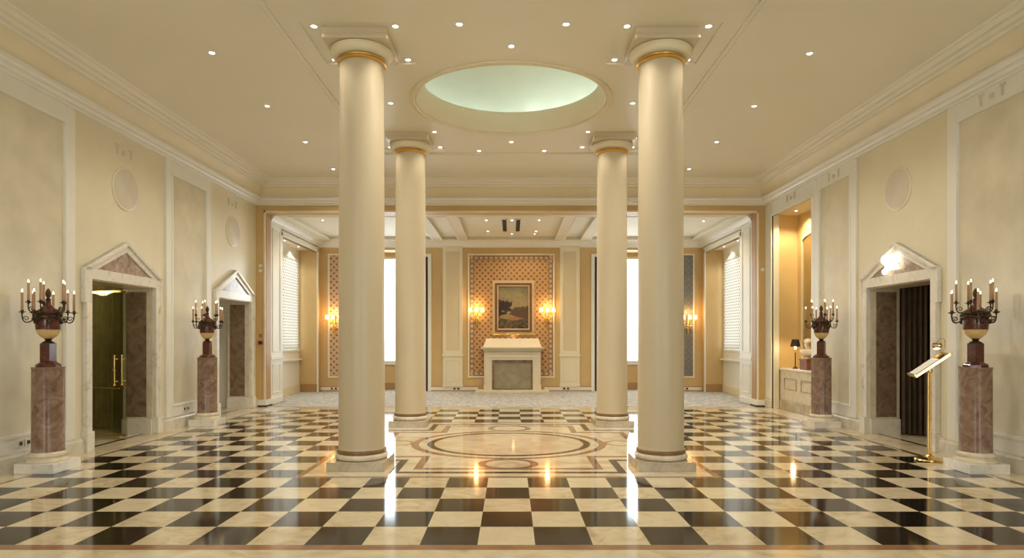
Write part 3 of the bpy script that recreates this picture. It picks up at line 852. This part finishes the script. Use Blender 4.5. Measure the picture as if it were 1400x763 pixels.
# ------------------------------------------------------------------ wall medallions, relief ornaments, sockets
def medallion(s, y, label):
    t = thing('wall_medallion', label, 'medallion', (s*WX, y, 3.585), 'round plaster medallions above the doorways', True)
    X = s*WX
    def disc(r0, r1, d0, d1, name, mat):
        mb = MB(); seg = 48; f = []; 
        P = lambda r, d, i: (X-s*d, y+r*math.cos(2*PI*i/seg), 3.585+r*math.sin(2*PI*i/seg))
        rr = [(r0, 0), (r0, d0), (r1, d1)]
        rings = [[mb.bm.verts.new(P(r, d, i)) for i in range(seg)] for r, d in rr]
        for a, b in zip(rings, rings[1:]):
            for i in range(seg): mb.bm.faces.new((a[i], a[(i+1) % seg], b[(i+1) % seg], b[i]))
        mb.bm.faces.new(rings[-1])
        return mb.build(name, mat, t, smooth=30)
    disc(.305, .29, .012, .02, 'rim', M['wall']); disc(.275, .27, .024, .026, 'disc', M['wall_dark'])
M['wall_dark'] = simple('slightly browner stucco', (.66, .60, .49), .4, var=.06, scale=2)
medallion(-1, 8.96, 'round plaster medallion above the near left pedimented doorway')
medallion(-1, 12.41, 'round plaster medallion above the far left pedimented doorway')
medallion(1, 8.94, 'round plaster medallion above the right pedimented doorway')
M['relief'] = simple('faint relief plaster', (.66, .61, .49), .5)  # one even tone, slightly duller than the wall stucco
def relief(s, y, z, label, d=0.035):
    X = s*(WX-d)
    t = thing('relief_ornament', label, 'ornament', (X, y, z), 'small relief ornaments below the cornice', True)
    for k in (-1, 1):
        MB().box(X, X-s*.012, y+k*.16-.014, y+k*.16+.014, z-.06, z+.045).box(X, X-s*.012, y+k*.16-.04, y+k*.16+.04, z+.045, z+.075).build('bracket_motif', M['relief'], t)
    MB().prism([(X, y+.035*math.cos(a*PI/8), z-.01+.035*math.sin(a*PI/8)) for a in range(16)], (-s*.012, 0, 0)).build('round_motif', M['relief'], t)
relief(1, 7.15, 4.225, 'small relief ornament on white frieze at upper right edge')
relief(1, 10.66, 4.225, 'small relief ornament on frieze between alcove and right doorway')
relief(1, 12.3, 4.225, 'faint relief ornament on white frieze above the lit alcove')
relief(-1, 8.93, 4.10, 'faint relief marks high above the near left doorway', 0)
relief(-1, 12.4, 4.12, 'faint relief marks high above the far left doorway', 0)
def socket(x, y, z, axis, s, label, grp='wall sockets'):
    """double socket; axis 'x' = on a side wall facing -s"""
    t = thing('wall_socket', label, 'wall socket', (x, y, z), grp, True)
    for k in (-1, 1):
        if axis == 'x':
            MB().box(x, x-s*.012, y+k*.055-.045, y+k*.055+.045, z-.045, z+.045).build('plate', M['plastic'], t, bevel=.003)
            MB().lathe([(.022, 0), (.024, .004)], (0, 0, 0), 16)
            MB().box(x-s*.012, x-s*.016, y+k*.055-.02, y+k*.055+.02, z-.02, z+.02).build('receptacle', M['black'], t)
        else:
            MB().box(x+k*.055-.045, x+k*.055+.045, y-.012, y, z-.045, z+.045).build('plate', M['plastic'], t, bevel=.003)
            MB().box(x+k*.055-.025, x+k*.055+.025, y-.016, y-.012, z-.025, z+.025).build('receptacle', M['black'], t)
socket(-WX+.035, 7.05, .29, 'x', -1, 'double wall socket low on left wall behind far left pedestal')
socket(-WX+.035, 10.56, .29, 'x', -1, 'double wall socket low between the left doorways')
cord = MB()
cord.tube([(-5.445, 7.1, .27), (-5.42, 7.12, .18), (-5.41, 7.14, .06), (-5.40, 7.19, .012), (-5.38, 7.3, .012)], .005, 6)
tag(cord.build('power_cord', M['plastic'], smooth=60), 'thin pale power cord from socket behind far left pedestal', 'cord')
for (x, z, lab) in ((-5.40, 3.03, 'upper small square switch on tan strip left of the wide opening'), (-5.40, 2.93, 'lower small square switch on tan strip left of the wide opening'), (5.41, 2.95, 'small round sensor on tan strip right of the wide opening')):
    t = thing('wall_switch' if x < 0 else 'wall_sensor', lab, 'switch' if x < 0 else 'sensor', (x, FY, z), None, True)
    MB().box(x-.04, x+.04, FY-.014, FY-.0005, z-.035, z+.035).build('plate', M['plastic'], t, bevel=.004)
    MB().box(x-.018, x+.018, FY-.02, FY-.014, z-.02, z+.02).build('button', M['white'], t, bevel=.003)
t = thing('fire_call_point', 'red fire call point box on the tan strip left of the opening', 'fire call point', (-5.40, FY, 1.38), None, True)
MB().box(-5.445, -5.355, FY-.03, FY-.0005, 1.34, 1.42).build('housing', M['red'], t, bevel=.005)
MB().box(-5.42, -5.38, FY-.034, FY-.03, 1.36, 1.40).build('pane', M['shade_black'], t)
t = thing('fire_sign', 'small red pictogram sign above the fire call point', 'sign', (-5.40, FY, 1.52), None, True)
MB().box(-5.44, -5.36, FY-.006, FY-.0005, 1.48, 1.57).build('plate', simple('faded sign board', (.45, .28, .14), .5), t)
MB().box(-5.425, -5.415, FY-.009, FY-.006, 1.495, 1.555).box(-5.385, -5.375, FY-.009, FY-.006, 1.495, 1.555).box(-5.425, -5.375, FY-.009, FY-.006, 1.545, 1.555).build('pictogram', M['red'], t)

# ------------------------------------------------------------------ downlights
def make_downlight(loc, label, energy=0, cone=130, r=.034, group='ceiling downlights of the hall'):
    t = thing('downlight', label, 'downlight', loc, group)
    MB().lathe([(r+.012, 0), (r+.012, -.004), (r, -.006), (r-.004, -.001)], seg=24, closed=True, cap=False).build('trim_ring', M['white'], t, smooth=40)
    MB().lathe([(r-.006, -.002), (r-.012, -.007), (.01, -.012)], seg=20).build('bulb', M['lamp'], t, smooth=60)
    return t
K = .72
dl0 = None; spotdata = {}
def spot(loc, energy, cone, color=(1, .91, .76), blend=.7):
    key = (energy, cone, color)
    if key not in spotdata:
        l = bpy.data.lights.new('downlight_spot', 'SPOT'); l.energy = energy*K; l.spot_size = math.radians(cone); l.spot_blend = blend; l.color = color; l.shadow_soft_size = .04
        spotdata[key] = l
    o = bpy.data.objects.new('lamp', spotdata[key]); C.objects.link(o); o.location = (loc[0], loc[1], loc[2]-.03)
def dlight(x, y, z, label, energy=60, cone=140, group='ceiling downlights of the hall', sc=1.0, color=(1, .91, .76)):
    global dl0
    if dl0 is None: dl0 = make_downlight((x, y, z), label, group=group); r = dl0
    else: r = dup(dl0, (x, y, z), label=label, group=group)
    r.scale = (sc, sc, 1)
    spot((x, y, z), energy, cone, color)
cn = {(-1, 0): 'front left', (1, 0): 'front right', (-1, 1): 'rear left', (1, 1): 'rear right'}
for ix in (-1, 1):
    for iy in (0, 1):
        for ax in (-1, 1):
            for ay in (-1, 1):
                side = 'outer' if ax == ix else 'inner'
                dlight(ix*1.70+ax*.443, COLY[iy]+.04+ay*.41, CZ+.022, 'small ceiling spotlight at %s %s corner of the %s column capital' % ('near' if ay < 0 else 'far', side, cn[(ix, iy)]), 22, 115, 'spotlights around the column capitals')
hall = [(628, 33, 'bright downlight near top edge of photo, right of the front left capital'), (774, 33, 'bright downlight near top edge of photo, left of the front right capital'),
        (699, 63, 'downlight centred just before the near rim of the round skylight'), (290, 72, 'lone downlight high above the near left doorway side of the ceiling'),
        (1107, 73, 'lone downlight high in the right side of the ceiling'), (365.5, 145, 'second downlight along the left ceiling row'), (1031, 145, 'second downlight along the right ceiling row'),
        (534, 141, 'downlight right beside the front left column shaft'), (865, 141, 'downlight left beside the front right column shaft'),
        (417.5, 194, 'third downlight along the left ceiling row'), (980, 194, 'third downlight along the right ceiling row'),
        (455.6, 231, 'farthest downlight of left ceiling row, touching the front left column'), (942, 231, 'farthest downlight of right ceiling row, touching the front right column'),
        (655, 206, 'left of the two downlights below the far rim of the skylight'), (744, 206, 'right of the two downlights below the far rim of the skylight'),
        (699, 194, 'downlight centred just beyond the far rim of the round skylight')]
for x, y, lab in hall:
    z = CZ
    D = (z-1.45)*860/(464-y); X = (x-699)*D/860
    if abs(X) > 2.48: z = CZ-.02; D = (z-1.45)*860/(464-y); X = (x-699)*D/860
    dlight(X, D, z, lab, 75, 150)
for x in (-4.1, 4.1):  # unseen fill spots added nearer than the visible downlights, without fixtures
    for y in (3.6,):
        spot((x, y, CZ), 75, 150)

# ------------------------------------------------------------------ back room
BY = 17.6; BX = 5.35; BZ = 4.18
# side walls with window bays
def back_side(side):
    s = -1 if side == 'left' else 1
    mb = MB()
    mb.box(s*BX, s*6.0, FY+.3, 14.65, 0, 4.6)                       # near part
    mb.box(s*BX, s*6.0, 17.3, 18.4, 0, 4.6)                        # far pier
    mb.box(s*BX, s*(BX+.1), 14.65, 17.3, 3.85, 4.6)                    # header
    struct(mb.build('wall_back_room_%s' % side, M['tan']))
    w = MB(); w.box(s*5.83, s*6.0, 14.65, 17.3, 0, 1.18); w.box(s*5.83, s*6.0, 14.65, 17.3, 3.62, 4.6)
    w.box(s*5.83, s*6.0, 14.65, 14.8, 1.18, 3.62); w.box(s*5.83, s*6.0, 17.2, 17.3, 1.18, 3.62)
    struct(w.build('wall_bay_%s' % side, M['white']))
    t = MB()
    t.box(s*(BX-.03), s*BX, 17.3, 17.38, 0, 3.95); t.box(s*(BX-.03), s*BX, 14.57, 14.65, 0, 3.95); t.box(s*(BX-.03), s*(BX+.05), 14.57, 17.38, 3.85, 3.95)
    t.box(s*(BX-.05), s*(BX), 14.57, 17.38, 3.94, 3.97)
    t.box(s*5.73, s*5.83, 14.65, 17.28, .88, .93)                    # sill ledge
    t.box(s*5.80, s*5.83, 14.65, 17.28, 1.12, 1.18)
    struct(t.build('trim_%d' % (30 if s < 0 else 31), M['white'], bevel=.005))
    b = MB(); b.box(s*5.80, s*5.83, 14.65, 17.27, 0, .2)
    struct(b.build('baseboard_bay_%s' % side, M['cream_trim']))
    b = MB(); b.box(s*(BX+.0), s*5.80, 17.27, 17.3, 0, .22)
    struct(b.build('baseboard_pier_%s' % side, M['skirt_brown']))
    # window frame
    f = MB()
    pframe(f, 14.8, 17.2, 1.18, 3.62, .06, lambda p, q, r, v: f.box(s*5.90, s*5.94, p, q, r, v)); f.box(s*5.905, s*5.935, 15.97, 16.03, 1.24, 3.56)
    wf = struct(f.build('window_%d' % (5 if s < 0 else 6), M['white']))
    g = MB().box(s*5.918, s*5.922, 14.82, 17.18, 1.2, 3.6).build('pane', M['glass'], wf)
    # blind
    bl = thing('roman_blind', 'pale diamond patterned roman blind in the %s bay window' % side, 'blind', (s*5.815, 16, 1.15), 'patterned roman blinds of the back room', True)
    m = MB(); zt, zb = 3.60, 1.20
    pts = []
    for k in range(25):
        z = zb+(zt-zb)*k/24
        fold = .018 if k in (0, 1) else 0
        pts.append((s*(5.815-fold), z))
    q = [(x, 14.83, z) for x, z in pts]+[(x+s*.004, 14.83, z) for x, z in pts[::-1]]
    m.prism(q, (0, 2.34, 0)); m.build('cloth', M['blind'], bl)
    MB().box(s*5.80, s*5.83, 14.82, 17.18, 3.58, 3.63).build('head_rail', M['cream_trim'], bl)
    # near pilaster: white panelled
    p = MB()
    p.box(s*(BX-.03), s*BX, 13.9, 14.57, 0, 4.05)
    p.box(s*(BX-.06), s*BX, 13.88, 14.59, .99, 1.06); p.box(s*(BX-.06), s*BX, 13.88, 14.59, 0, .14)
    for (z0, z1) in ((.24, .90), (1.16, 3.93)):
        pframe(p, 14.0, 14.48, z0, z1, .03, lambda a, b, c, d: p.box(s*(BX-.045), s*BX, a, b, c, d))
    struct(p.build('trim_%d' % (32 if s < 0 else 33), M['white'], bevel=.004))
back_side('left'); back_side('right')
# back wall: centre, recessed window bays, outer panels
mb = MB()
WBX0, WBX1 = 2.40, 4.22
mb.box(-WBX0, WBX0, BY, BY+.9, 0, 4.6)
for s in (-1, 1):
    mb.box(s*WBX1, s*BX, BY, BY+.9, 0, 4.6)
    mb.box(s*WBX0, s*WBX1, BY, BY+.9, 3.95, 4.6)
struct(mb.build('wall_back', M['tan']))
mb = MB()
for s in (-1, 1):
    mb.box(s*WBX0, s*WBX1, 18.2, 18.4, 0, .76); mb.box(s*WBX0, s*WBX1, 18.2, 18.4, 3.84, 3.95)
    mb.box(s*WBX0, s*2.6, 18.2, 18.4, .76, 3.84); mb.box(s*4.05, s*WBX1, 18.2, 18.4, .76, 3.84)
struct(mb.build('wall_back_window', M['tan']))
for s in (-1, 1):
    f = MB()
    pframe(f, 2.6, 4.05, .76, 3.84, .07, lambda p, q, r, v: f.box(s*p, s*q, 18.25, 18.31, r, v)); f.box(s*2.6, s*4.05, 18.15, 18.31, .72, .76)
    wf = struct(f.build('window_%d' % (7 if s < 0 else 8), M['white']))
    MB().box(s*2.62, s*4.03, 18.278, 18.282, .78, 3.82).build('pane', M['glass'], wf)
    struct(MB().box(s*WBX0, s*WBX1, 18.17, 18.2, 0, .2).build('baseboard_window_%s' % ('left' if s < 0 else 'right'), M['skirt_brown']))
    # casing at the edge of the centre wall and the dark folded leaf
    struct(MB().box(s*2.235, s*2.33, BY-.04, BY, 0, 3.84).box(s*2.33, s*2.6, BY-.04, BY, 3.76, 3.84).build('trim_%d' % (34 if s < 0 else 35), M['white'], bevel=.005))
    lf = thing('folding_panel', 'black narrow folding panel edge beside the %s back window' % ('left' if s < 0 else 'right'), 'folding panel', (s*2.38, BY-.02, 0), 'black folding panels beside the windows', True)
    MB().box(s*2.335, s*2.42, BY-.045, BY-.005, .01, 3.75).build('leaf', M['black'], lf, bevel=.004)
    MB().box(s*2.35, s*2.405, BY-.052, BY-.045, .2, 3.6).build('leaf_panel', M['shade_black'], lf)
# carved pilasters
def pilaster(s, n):
    x0, x1 = 1.36, 1.91
    p = MB()
    p.box(s*x0, s*x1, BY-.05, BY, .12, 4.1)
    p.box(s*(x0-.02), s*(x1+.02), BY-.08, BY, .97, 1.03); p.box(s*(x0-.01), s*(x1+.01), BY-.065, BY, .12, .2)
    for (z0, z1) in ((.28, .88),):
        pframe(p, x0+.08, x1-.08, z0, z1, .02, lambda a, b, c, d: p.box(s*a, s*b, BY-.062, BY-.05, c, d))
    for a, b, c, d in ((x0, x0+.09, 1.03, 4.05), (x1-.09, x1, 1.03, 4.05), (x0+.09, x1-.09, 1.03, 1.13), (x0+.09, x1-.09, 3.9, 4.05)):
        p.box(s*a, s*b, BY-.07, BY-.05, c, d)
    struct(p.build('trim_%d' % n, M['white_warm'], bevel=.005))
    struct(MB().box(s*(x0+.09), s*(x1-.09), BY-.056, BY-.05, 1.13, 3.9).build('trim_%d' % (n+2), M['panel_warm']))
M['white_warm'] = simple('warm white paint', (.78, .70, .52), .42, var=.02)
M['panel_warm'] = simple('warm pilaster panel paint', (.68, .58, .38), .5, var=.02)
pilaster(-1, 36); pilaster(1, 37)
# skirting of the back wall
mb = MB(); mc = MB()
for a, b in ((-2.24, -.93), (.93, 2.24), (-5.32, -4.24), (4.24, 5.32)):
    mb.box(a, b, BY-.035, BY, .03, .12); mc.box(a, b, BY-.04, BY, .12, .14); mc.box(a, b, BY-.04, BY, 0, .03)
struct(mb.build('baseboard_back', M['white'])); struct(mc.build('baseboard_back_lines', M['skirt_brown']))
# papered panels
def papered(x0, x1, z0, z1, mat, n):
    f = MB(); w = .045
    f.box(x0-w, x0, BY-.03, BY, z0-w, z1+w); f.box(x1, x1+w, BY-.03, BY, z0-w, z1+w); f.box(x0, x1, BY-.03, BY, z0-w, z0); f.box(x0, x1, BY-.03, BY, z1, z1+w)
    struct(f.build('trim_%d' % n, M['white_warm'], bevel=.005))
    struct(MB().box(x0, x1, BY-.008, BY, z0, z1).build('wall_back_paper', mat))
papered(-1.17, 1.17, .42, 3.80, M['paper_mid'], 40)
papered(-5.08, -4.45, .42, 3.80, M['paper_left'], 41)
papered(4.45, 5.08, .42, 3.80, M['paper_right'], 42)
# ceiling
mb = MB(); mb.box(-6, 6, FY+.3, 18.4, 4.27, 4.6)
struct(mb.build('ceiling_back_room', M['ceiling_pale']))
mb = MB(); 
for s in (-1, 1):
    mb.box(s*1.22, s*1.44, FY+.3, BY, BZ, 4.28); mb.box(s*1.92, s*2.14, FY+.3, BY, BZ, 4.28); mb.box(s*5.0, s*BX, FY+.3, BY, BZ, 4.28)
for a, b in ((-5.0, -2.14), (-1.92, -1.44), (-1.22, 1.22), (1.44, 1.92), (2.14, 5.0)):
    mb.box(a, b, FY+.3, 13.98, BZ, 4.28); mb.box(a, b, 17.3, BY, BZ, 4.28)
struct(mb.build('ceiling_beam', M['ceiling']))
mb = MB()
for a, b in ((-5.0, -2.14), (-1.92, -1.44), (-1.22, 1.22), (1.44, 1.92), (2.14, 5.0)):
    y0, y1 = 13.98, 17.3; w = .035
    pframe(mb, a, b, y0, y1, w, lambda p, q, r, t_: mb.box(p, q, r, t_, BZ-.012, BZ+.03))
struct(mb.build('ceiling_beam_trim', M['ceiling_pale'], bevel=.006))
cprof = [(0, BZ), (.16, BZ), (.16, 4.165), (.12, 4.14), (.09, 4.10), (.075, 4.06), (.05, 4.05), (.045, 4.02), (.02, 4.01), (0, 4.01)]
struct(MB().sweep(cprof, [(BX, FY+.3), (BX, BY), (-BX, BY), (-BX, FY+.3)]).build('trim_43', M['white'], smooth=30))
# vents
for s in (-1, 1):
    vx = s*.165
    t = thing('ceiling_vent', '%s black slot of the paired ceiling vents in the back room' % ('left' if s < 0 else 'right'), 'vent', (vx, 15.4, 4.27), 'slot air vents in the back room ceiling', True)
    MB().box(vx-.055, vx+.055, 14.75, 16.35, 4.262, 4.268).build('slot', M['void'], t)
    m = MB(); m.box(vx-.07, vx-.05, 14.73, 16.37, 4.25, 4.27); m.box(vx+.05, vx+.07, 14.73, 16.37, 4.25, 4.27); m.box(vx-.07, vx+.07, 14.73, 14.75, 4.25, 4.27); m.box(vx-.07, vx+.07, 16.35, 16.37, 4.25, 4.27)
    m.build('frame', M['white'], t)
    m = MB(); m.box(vx-.008-.02*s, vx+.008-.02*s, 14.75, 16.35, 4.252, 4.262); m.build('blade', M['black'], t)
bk = [(665, 301, 'front left downlight of back room ceiling, left of the vents'), (700, 301, 'downlight in front of the vents in the back room ceiling'), (737, 301, 'front right downlight of back room ceiling, right of the vents'),
      (667, 316, 'middle left downlight beside the black ceiling vents'), (733, 316, 'middle right downlight beside the black ceiling vents'), (700, 328, 'downlight right behind the black ceiling vents'), (731, 329, 'rear right downlight close to the fireplace wall ceiling'),
      (441, 301, 'lone downlight in left part of the back room ceiling'), (962, 302, 'lone downlight in right part of the back room ceiling')]
for x, y, lab in bk:
    D = (4.27-1.45)*860/(464-y); D = min(D, 16.8)
    dlight((x-699)*D/860, D, 4.27, lab, 26 if D > 16 else 70, 140, 'downlights of the back room', .8, (1, .80, .52))
for s, yy, lab in ((-1, 15.6, 'near wash light in head of left window bay'), (-1, 16.6, 'far wash light in head of left window bay'), (1, 15.6, 'near wash light in head of right window bay'), (1, 16.6, 'far wash light in head of right window bay')):
    dlight(s*5.62, yy, 3.9, lab, 30, 130, 'downlights in the window bays', .7)
for s in (-1, 1): struct(MB().box(s*BX, s*5.83, 14.65, 17.3, 3.9, 3.95).build('ceiling_bay', M['ceiling_pale']))
for yy, lab in ((12.1, 'near small spotlight in the right alcove ceiling'), (12.85, 'far small spotlight in the right alcove ceiling')):
    dlight(5.82, yy, AZ1+.05, lab, 90, 130, 'spotlights in the alcove', .8, (1, .80, .50))

# fireplace
fp = thing('fireplace', 'pale stone fireplace with chamfered mantel below the gilt framed painting', 'fireplace', (0.03, BY, 0), None, True)
m = MB(); fx = .03; Y1 = BY-.001
m.box(fx-.78, fx-.56, 17.3, Y1, .06, 1.13); m.box(fx+.56, fx+.78, 17.3, Y1, .06, 1.13); m.box(fx-.56, fx+.56, 17.3, Y1, .88, 1.13)
m.build('surround', M['mantel'], fp, bevel=.006)
m = MB()
for s in (-1, 1):
    m.box(fx+s*.60, fx+s*.74, 17.28, 17.3, .2, .95); m.box(fx+s*.57, fx+s*.79, 17.26, 17.3, .06, .2)
m.box(fx-.74, fx+.74, 17.28, 17.3, .95, 1.03); m.box(fx-.76, fx+.76, 17.27, 17.3, 1.05, 1.09)
m.build('pilaster_moulding', M['mantel'], fp, bevel=.005)
m = MB()
m.box(fx-.80, fx+.80, 17.25, Y1, 1.13, 1.17); m.box(fx-.84, fx+.84, 17.2, Y1, 1.17, 1.205); m.box(fx-.87, fx+.87, 17.16, Y1, 1.205, 1.235)
a = [(-.80, 17.18), (.80, 17.18), (.80, Y1), (-.80, Y1)]; bb = [(-.72, 17.42), (.72, 17.42), (.72, Y1), (-.72, Y1)]
va = [m.bm.verts.new((fx+x, y, 1.235)) for x, y in a]; vb = [m.bm.verts.new((fx+x, y, 1.475)) for x, y in bb]
for i in range(4): m.bm.faces.new((va[i], va[(i+1) % 4], vb[(i+1) % 4], vb[i]))
m.bm.faces.new(vb); m.bm.faces.new(va[::-1])
m.build('mantel_shelf', M['mantel'], fp, bevel=.006)
MB().box(fx-1.0, fx+1.0, 16.95, Y1-.04, .004, .06).build('hearth', M['mantel'], fp, bevel=.006)
m = MB(); m.box(fx-.56, fx-.51, 17.33, 17.36, .06, .88); m.box(fx+.51, fx+.56, 17.33, 17.36, .06, .88); m.box(fx-.51, fx+.51, 17.33, 17.36, .82, .88); m.box(fx-.51, fx+.51, 17.33, 17.36, .06, .085)
m.build('opening_frame', M['granite'], fp)
MB().box(fx-.51, fx+.51, 17.36, 17.38, .06, .83).build('stone_panel', M['stone'], fp)

# painting
px0, px1, pz0, pz1 = -.45, .57, 1.66, 3.02
pc = (px0+px1)/2
pt = thing('framed_painting', 'landscape oil painting in a brown and gilt frame above the fireplace', 'painting', (pc, BY-.01, pz0), None, True)
def rect_frame(x0, x1, z0, z1, w, ya, yb):
    f = MB(); f.box(x0, x0+w, ya, yb, z0, z1); f.box(x1-w, x1, ya, yb, z0, z1); f.box(x0+w, x1-w, ya, yb, z0, z0+w); f.box(x0+w, x1-w, ya, yb, z1-w, z1); return f
rect_frame(px0, px1, pz0, pz1, .06, BY-.07, BY-.01).build('frame', M['brown_frame'], pt, bevel=.008)
rect_frame(px0+.055, px1-.055, pz0+.055, pz1-.055, .035, BY-.06, BY-.012).build('slip', M['slip'], pt, bevel=.004)
MB().box(px0+.085, px1-.085, BY-.03, BY-.014, pz0+.085, pz1-.085).build('canvas', M['painting'], pt)
rect_frame(px0-.075, px1+.075, pz0-.075, pz1+.075, .07, BY-.02, BY-.0085).build('backing_frame', M['slip'], pt)
MB().box(px0-.09, px1+.09, BY-.05, BY-.01, pz0-.10, pz0-.06).build('lower_ledge', M['gold'], pt, bevel=.006)
lamp('POINT', (pc, BY-.1, pz0-.13), .3, (1, .7, .35), .03)

# sconces
def make_sconce(loc, label, arms=3):
    t = thing('wall_sconce', label, 'wall sconce', loc, 'gilt wall sconces with small lit shades')
    MB().tube([(0, -.02, -.45), (0, -.03, -.3), (0, -.03, -.1), (0, -.03, .12), (0, -.02, .2)], [.004, .02, .03, .022, .004], 12).build('stem', M['gold'], t, smooth=60)
    m = MB()
    for k in range(5): 
        a = -PI/2+(k-2)*.6
        m.tube([(0, -.025, -.18), (.05*math.cos(a), -.03, -.2+.05*math.sin(a)), (.075*math.cos(a), -.03, -.17+.09*math.sin(a))], [.012, .012, .003], 8)
    m.build('leaf_ornament', M['gold'], t, smooth=60)
    lays = [(-.17, -.14, .0), (0, -.20, .0), (.17, -.14, .0)]
    for x, y, z in lays:
        am = MB(); pts = []
        for k in range(11):
            u = k/10; pts.append((x*u, -.03+(y+.03)*u, -.1+.02*math.sin(u*PI)*-4+.1*u*u))
        am.tube(pts, .008, 8); am.build('arm', M['gold'], t, smooth=60)
        sh = MB().lathe([(.055, .03), (.045, .14), (.041, .14), (.051, .03)], (x, y, z), 20, closed=True, cap=False).build('shade', M['lamp_soft'], t, smooth=50)
        MB().lathe([(.02, .0), (.022, .01), (.01, .02), (.01, .06)], (x, y, z), 12).build('candle_cup', M['gold'], sh, smooth=50)
        MB().sphere((x, y, z+.085), .018, .018, .03).build('bulb', M['flame'], sh, smooth=60)
    return t
def sconce_light(x, z, e=5):
    lamp('POINT', (x, BY-.16, z+.19), e, (1, .62, .24), .05); lamp('POINT', (x, BY-.16, z-.03), e*.5, (1, .62, .24), .05)
s0 = make_sconce((-.97, BY-.01, 2.18), 'gilt sconce with three lit shades left of the painting')
dup(s0, (1.0, BY-.01, 2.18), label='gilt sconce with three lit shades right of the painting')
dup(s0, (-4.93, BY-.03, 1.98), label='gilt sconce on the rose beige papered panel at left, half behind column')
dup(s0, (4.93, BY-.03, 1.98), label='gilt sconce on the papered panel with painted grey sheen at right')
for x, z in ((-.97, 2.18), (1.0, 2.18), (-4.93, 1.98), (4.93, 1.98)): sconce_light(x, z)
socket(-1.53, BY-.036, .075, 'y', 1, 'black and white socket pair in skirting left of the fireplace')
socket(1.53, BY-.036, .075, 'y', 1, 'black and white socket pair in skirting right of the fireplace')
socket(-4.95, BY-.036, .075, 'y', 1, 'skirting socket under the rose beige papered panel')
socket(4.85, BY-.036, .075, 'y', 1, 'skirting socket under the papered panel with painted grey sheen')

# ------------------------------------------------------------------ daylight
w = bpy.data.worlds.new('daylight'); scn.world = w; w.use_nodes = True
bg = w.node_tree.nodes['Background']; bg.inputs[0].default_value = (.88, .95, 1.0, 1); bg.inputs[1].default_value = 6.0
for a, b in wins:
    l = bpy.data.lights.new('portal', 'AREA'); l.shape = 'RECTANGLE'; l.size = b-a; l.size_y = 3.75; l.cycles.is_portal = True
    o = bpy.data.objects.new('portal', l); C.objects.link(o); o.location = ((a+b)/2, RY-.22, 2.22); o.rotation_euler = (math.radians(90), 0, math.radians(0))
for s in (-1, 1):
    l = bpy.data.lights.new('portal', 'AREA'); l.shape = 'RECTANGLE'; l.size = 1.45; l.size_y = 3.08; l.cycles.is_portal = True
    o = bpy.data.objects.new('portal', l); C.objects.link(o); o.location = (s*3.325, 18.35, 2.3); o.rotation_euler = (math.radians(-90), 0, 0)
    l = bpy.data.lights.new('portal', 'AREA'); l.shape = 'RECTANGLE'; l.size = 2.4; l.size_y = 2.44; l.cycles.is_portal = True
    o = bpy.data.objects.new('portal', l); C.objects.link(o); o.location = (s*5.98, 16.0, 2.4); o.rotation_euler = (math.radians(90), 0, math.radians(90*s))

# ------------------------------------------------------------------ camera
cam = bpy.data.cameras.new('camera'); co = bpy.data.objects.new('camera', cam); C.objects.link(co)
co.location = (0, 0, 1.45); co.rotation_euler = (math.radians(90), 0, 0)
cam.sensor_width = 36; cam.lens = 860/1400*36; cam.shift_y = (464-381.5)/1400; cam.shift_x = 1/1400
cam.clip_start = .05; cam.clip_end = 200
scn.camera = co
for o in bpy.data.objects:
    if '_base' in o: del o['_base']
scn.view_settings.view_transform = 'Standard'; scn.view_settings.look = 'None'
scn.view_settings.exposure = 0.22; scn.view_settings.gamma = 1.0; scn.view_settings.use_curve_mapping = False
scn.cycles.use_denoising = True
scn.cycles.max_bounces = 8; scn.cycles.diffuse_bounces = 5; scn.cycles.glossy_bounces = 5; scn.cycles.transparent_max_bounces = 12
scn.cycles.sample_clamp_indirect = 6; scn.cycles.caustics_reflective = False; scn.cycles.caustics_refractive = False
scn.cycles.use_light_tree = True
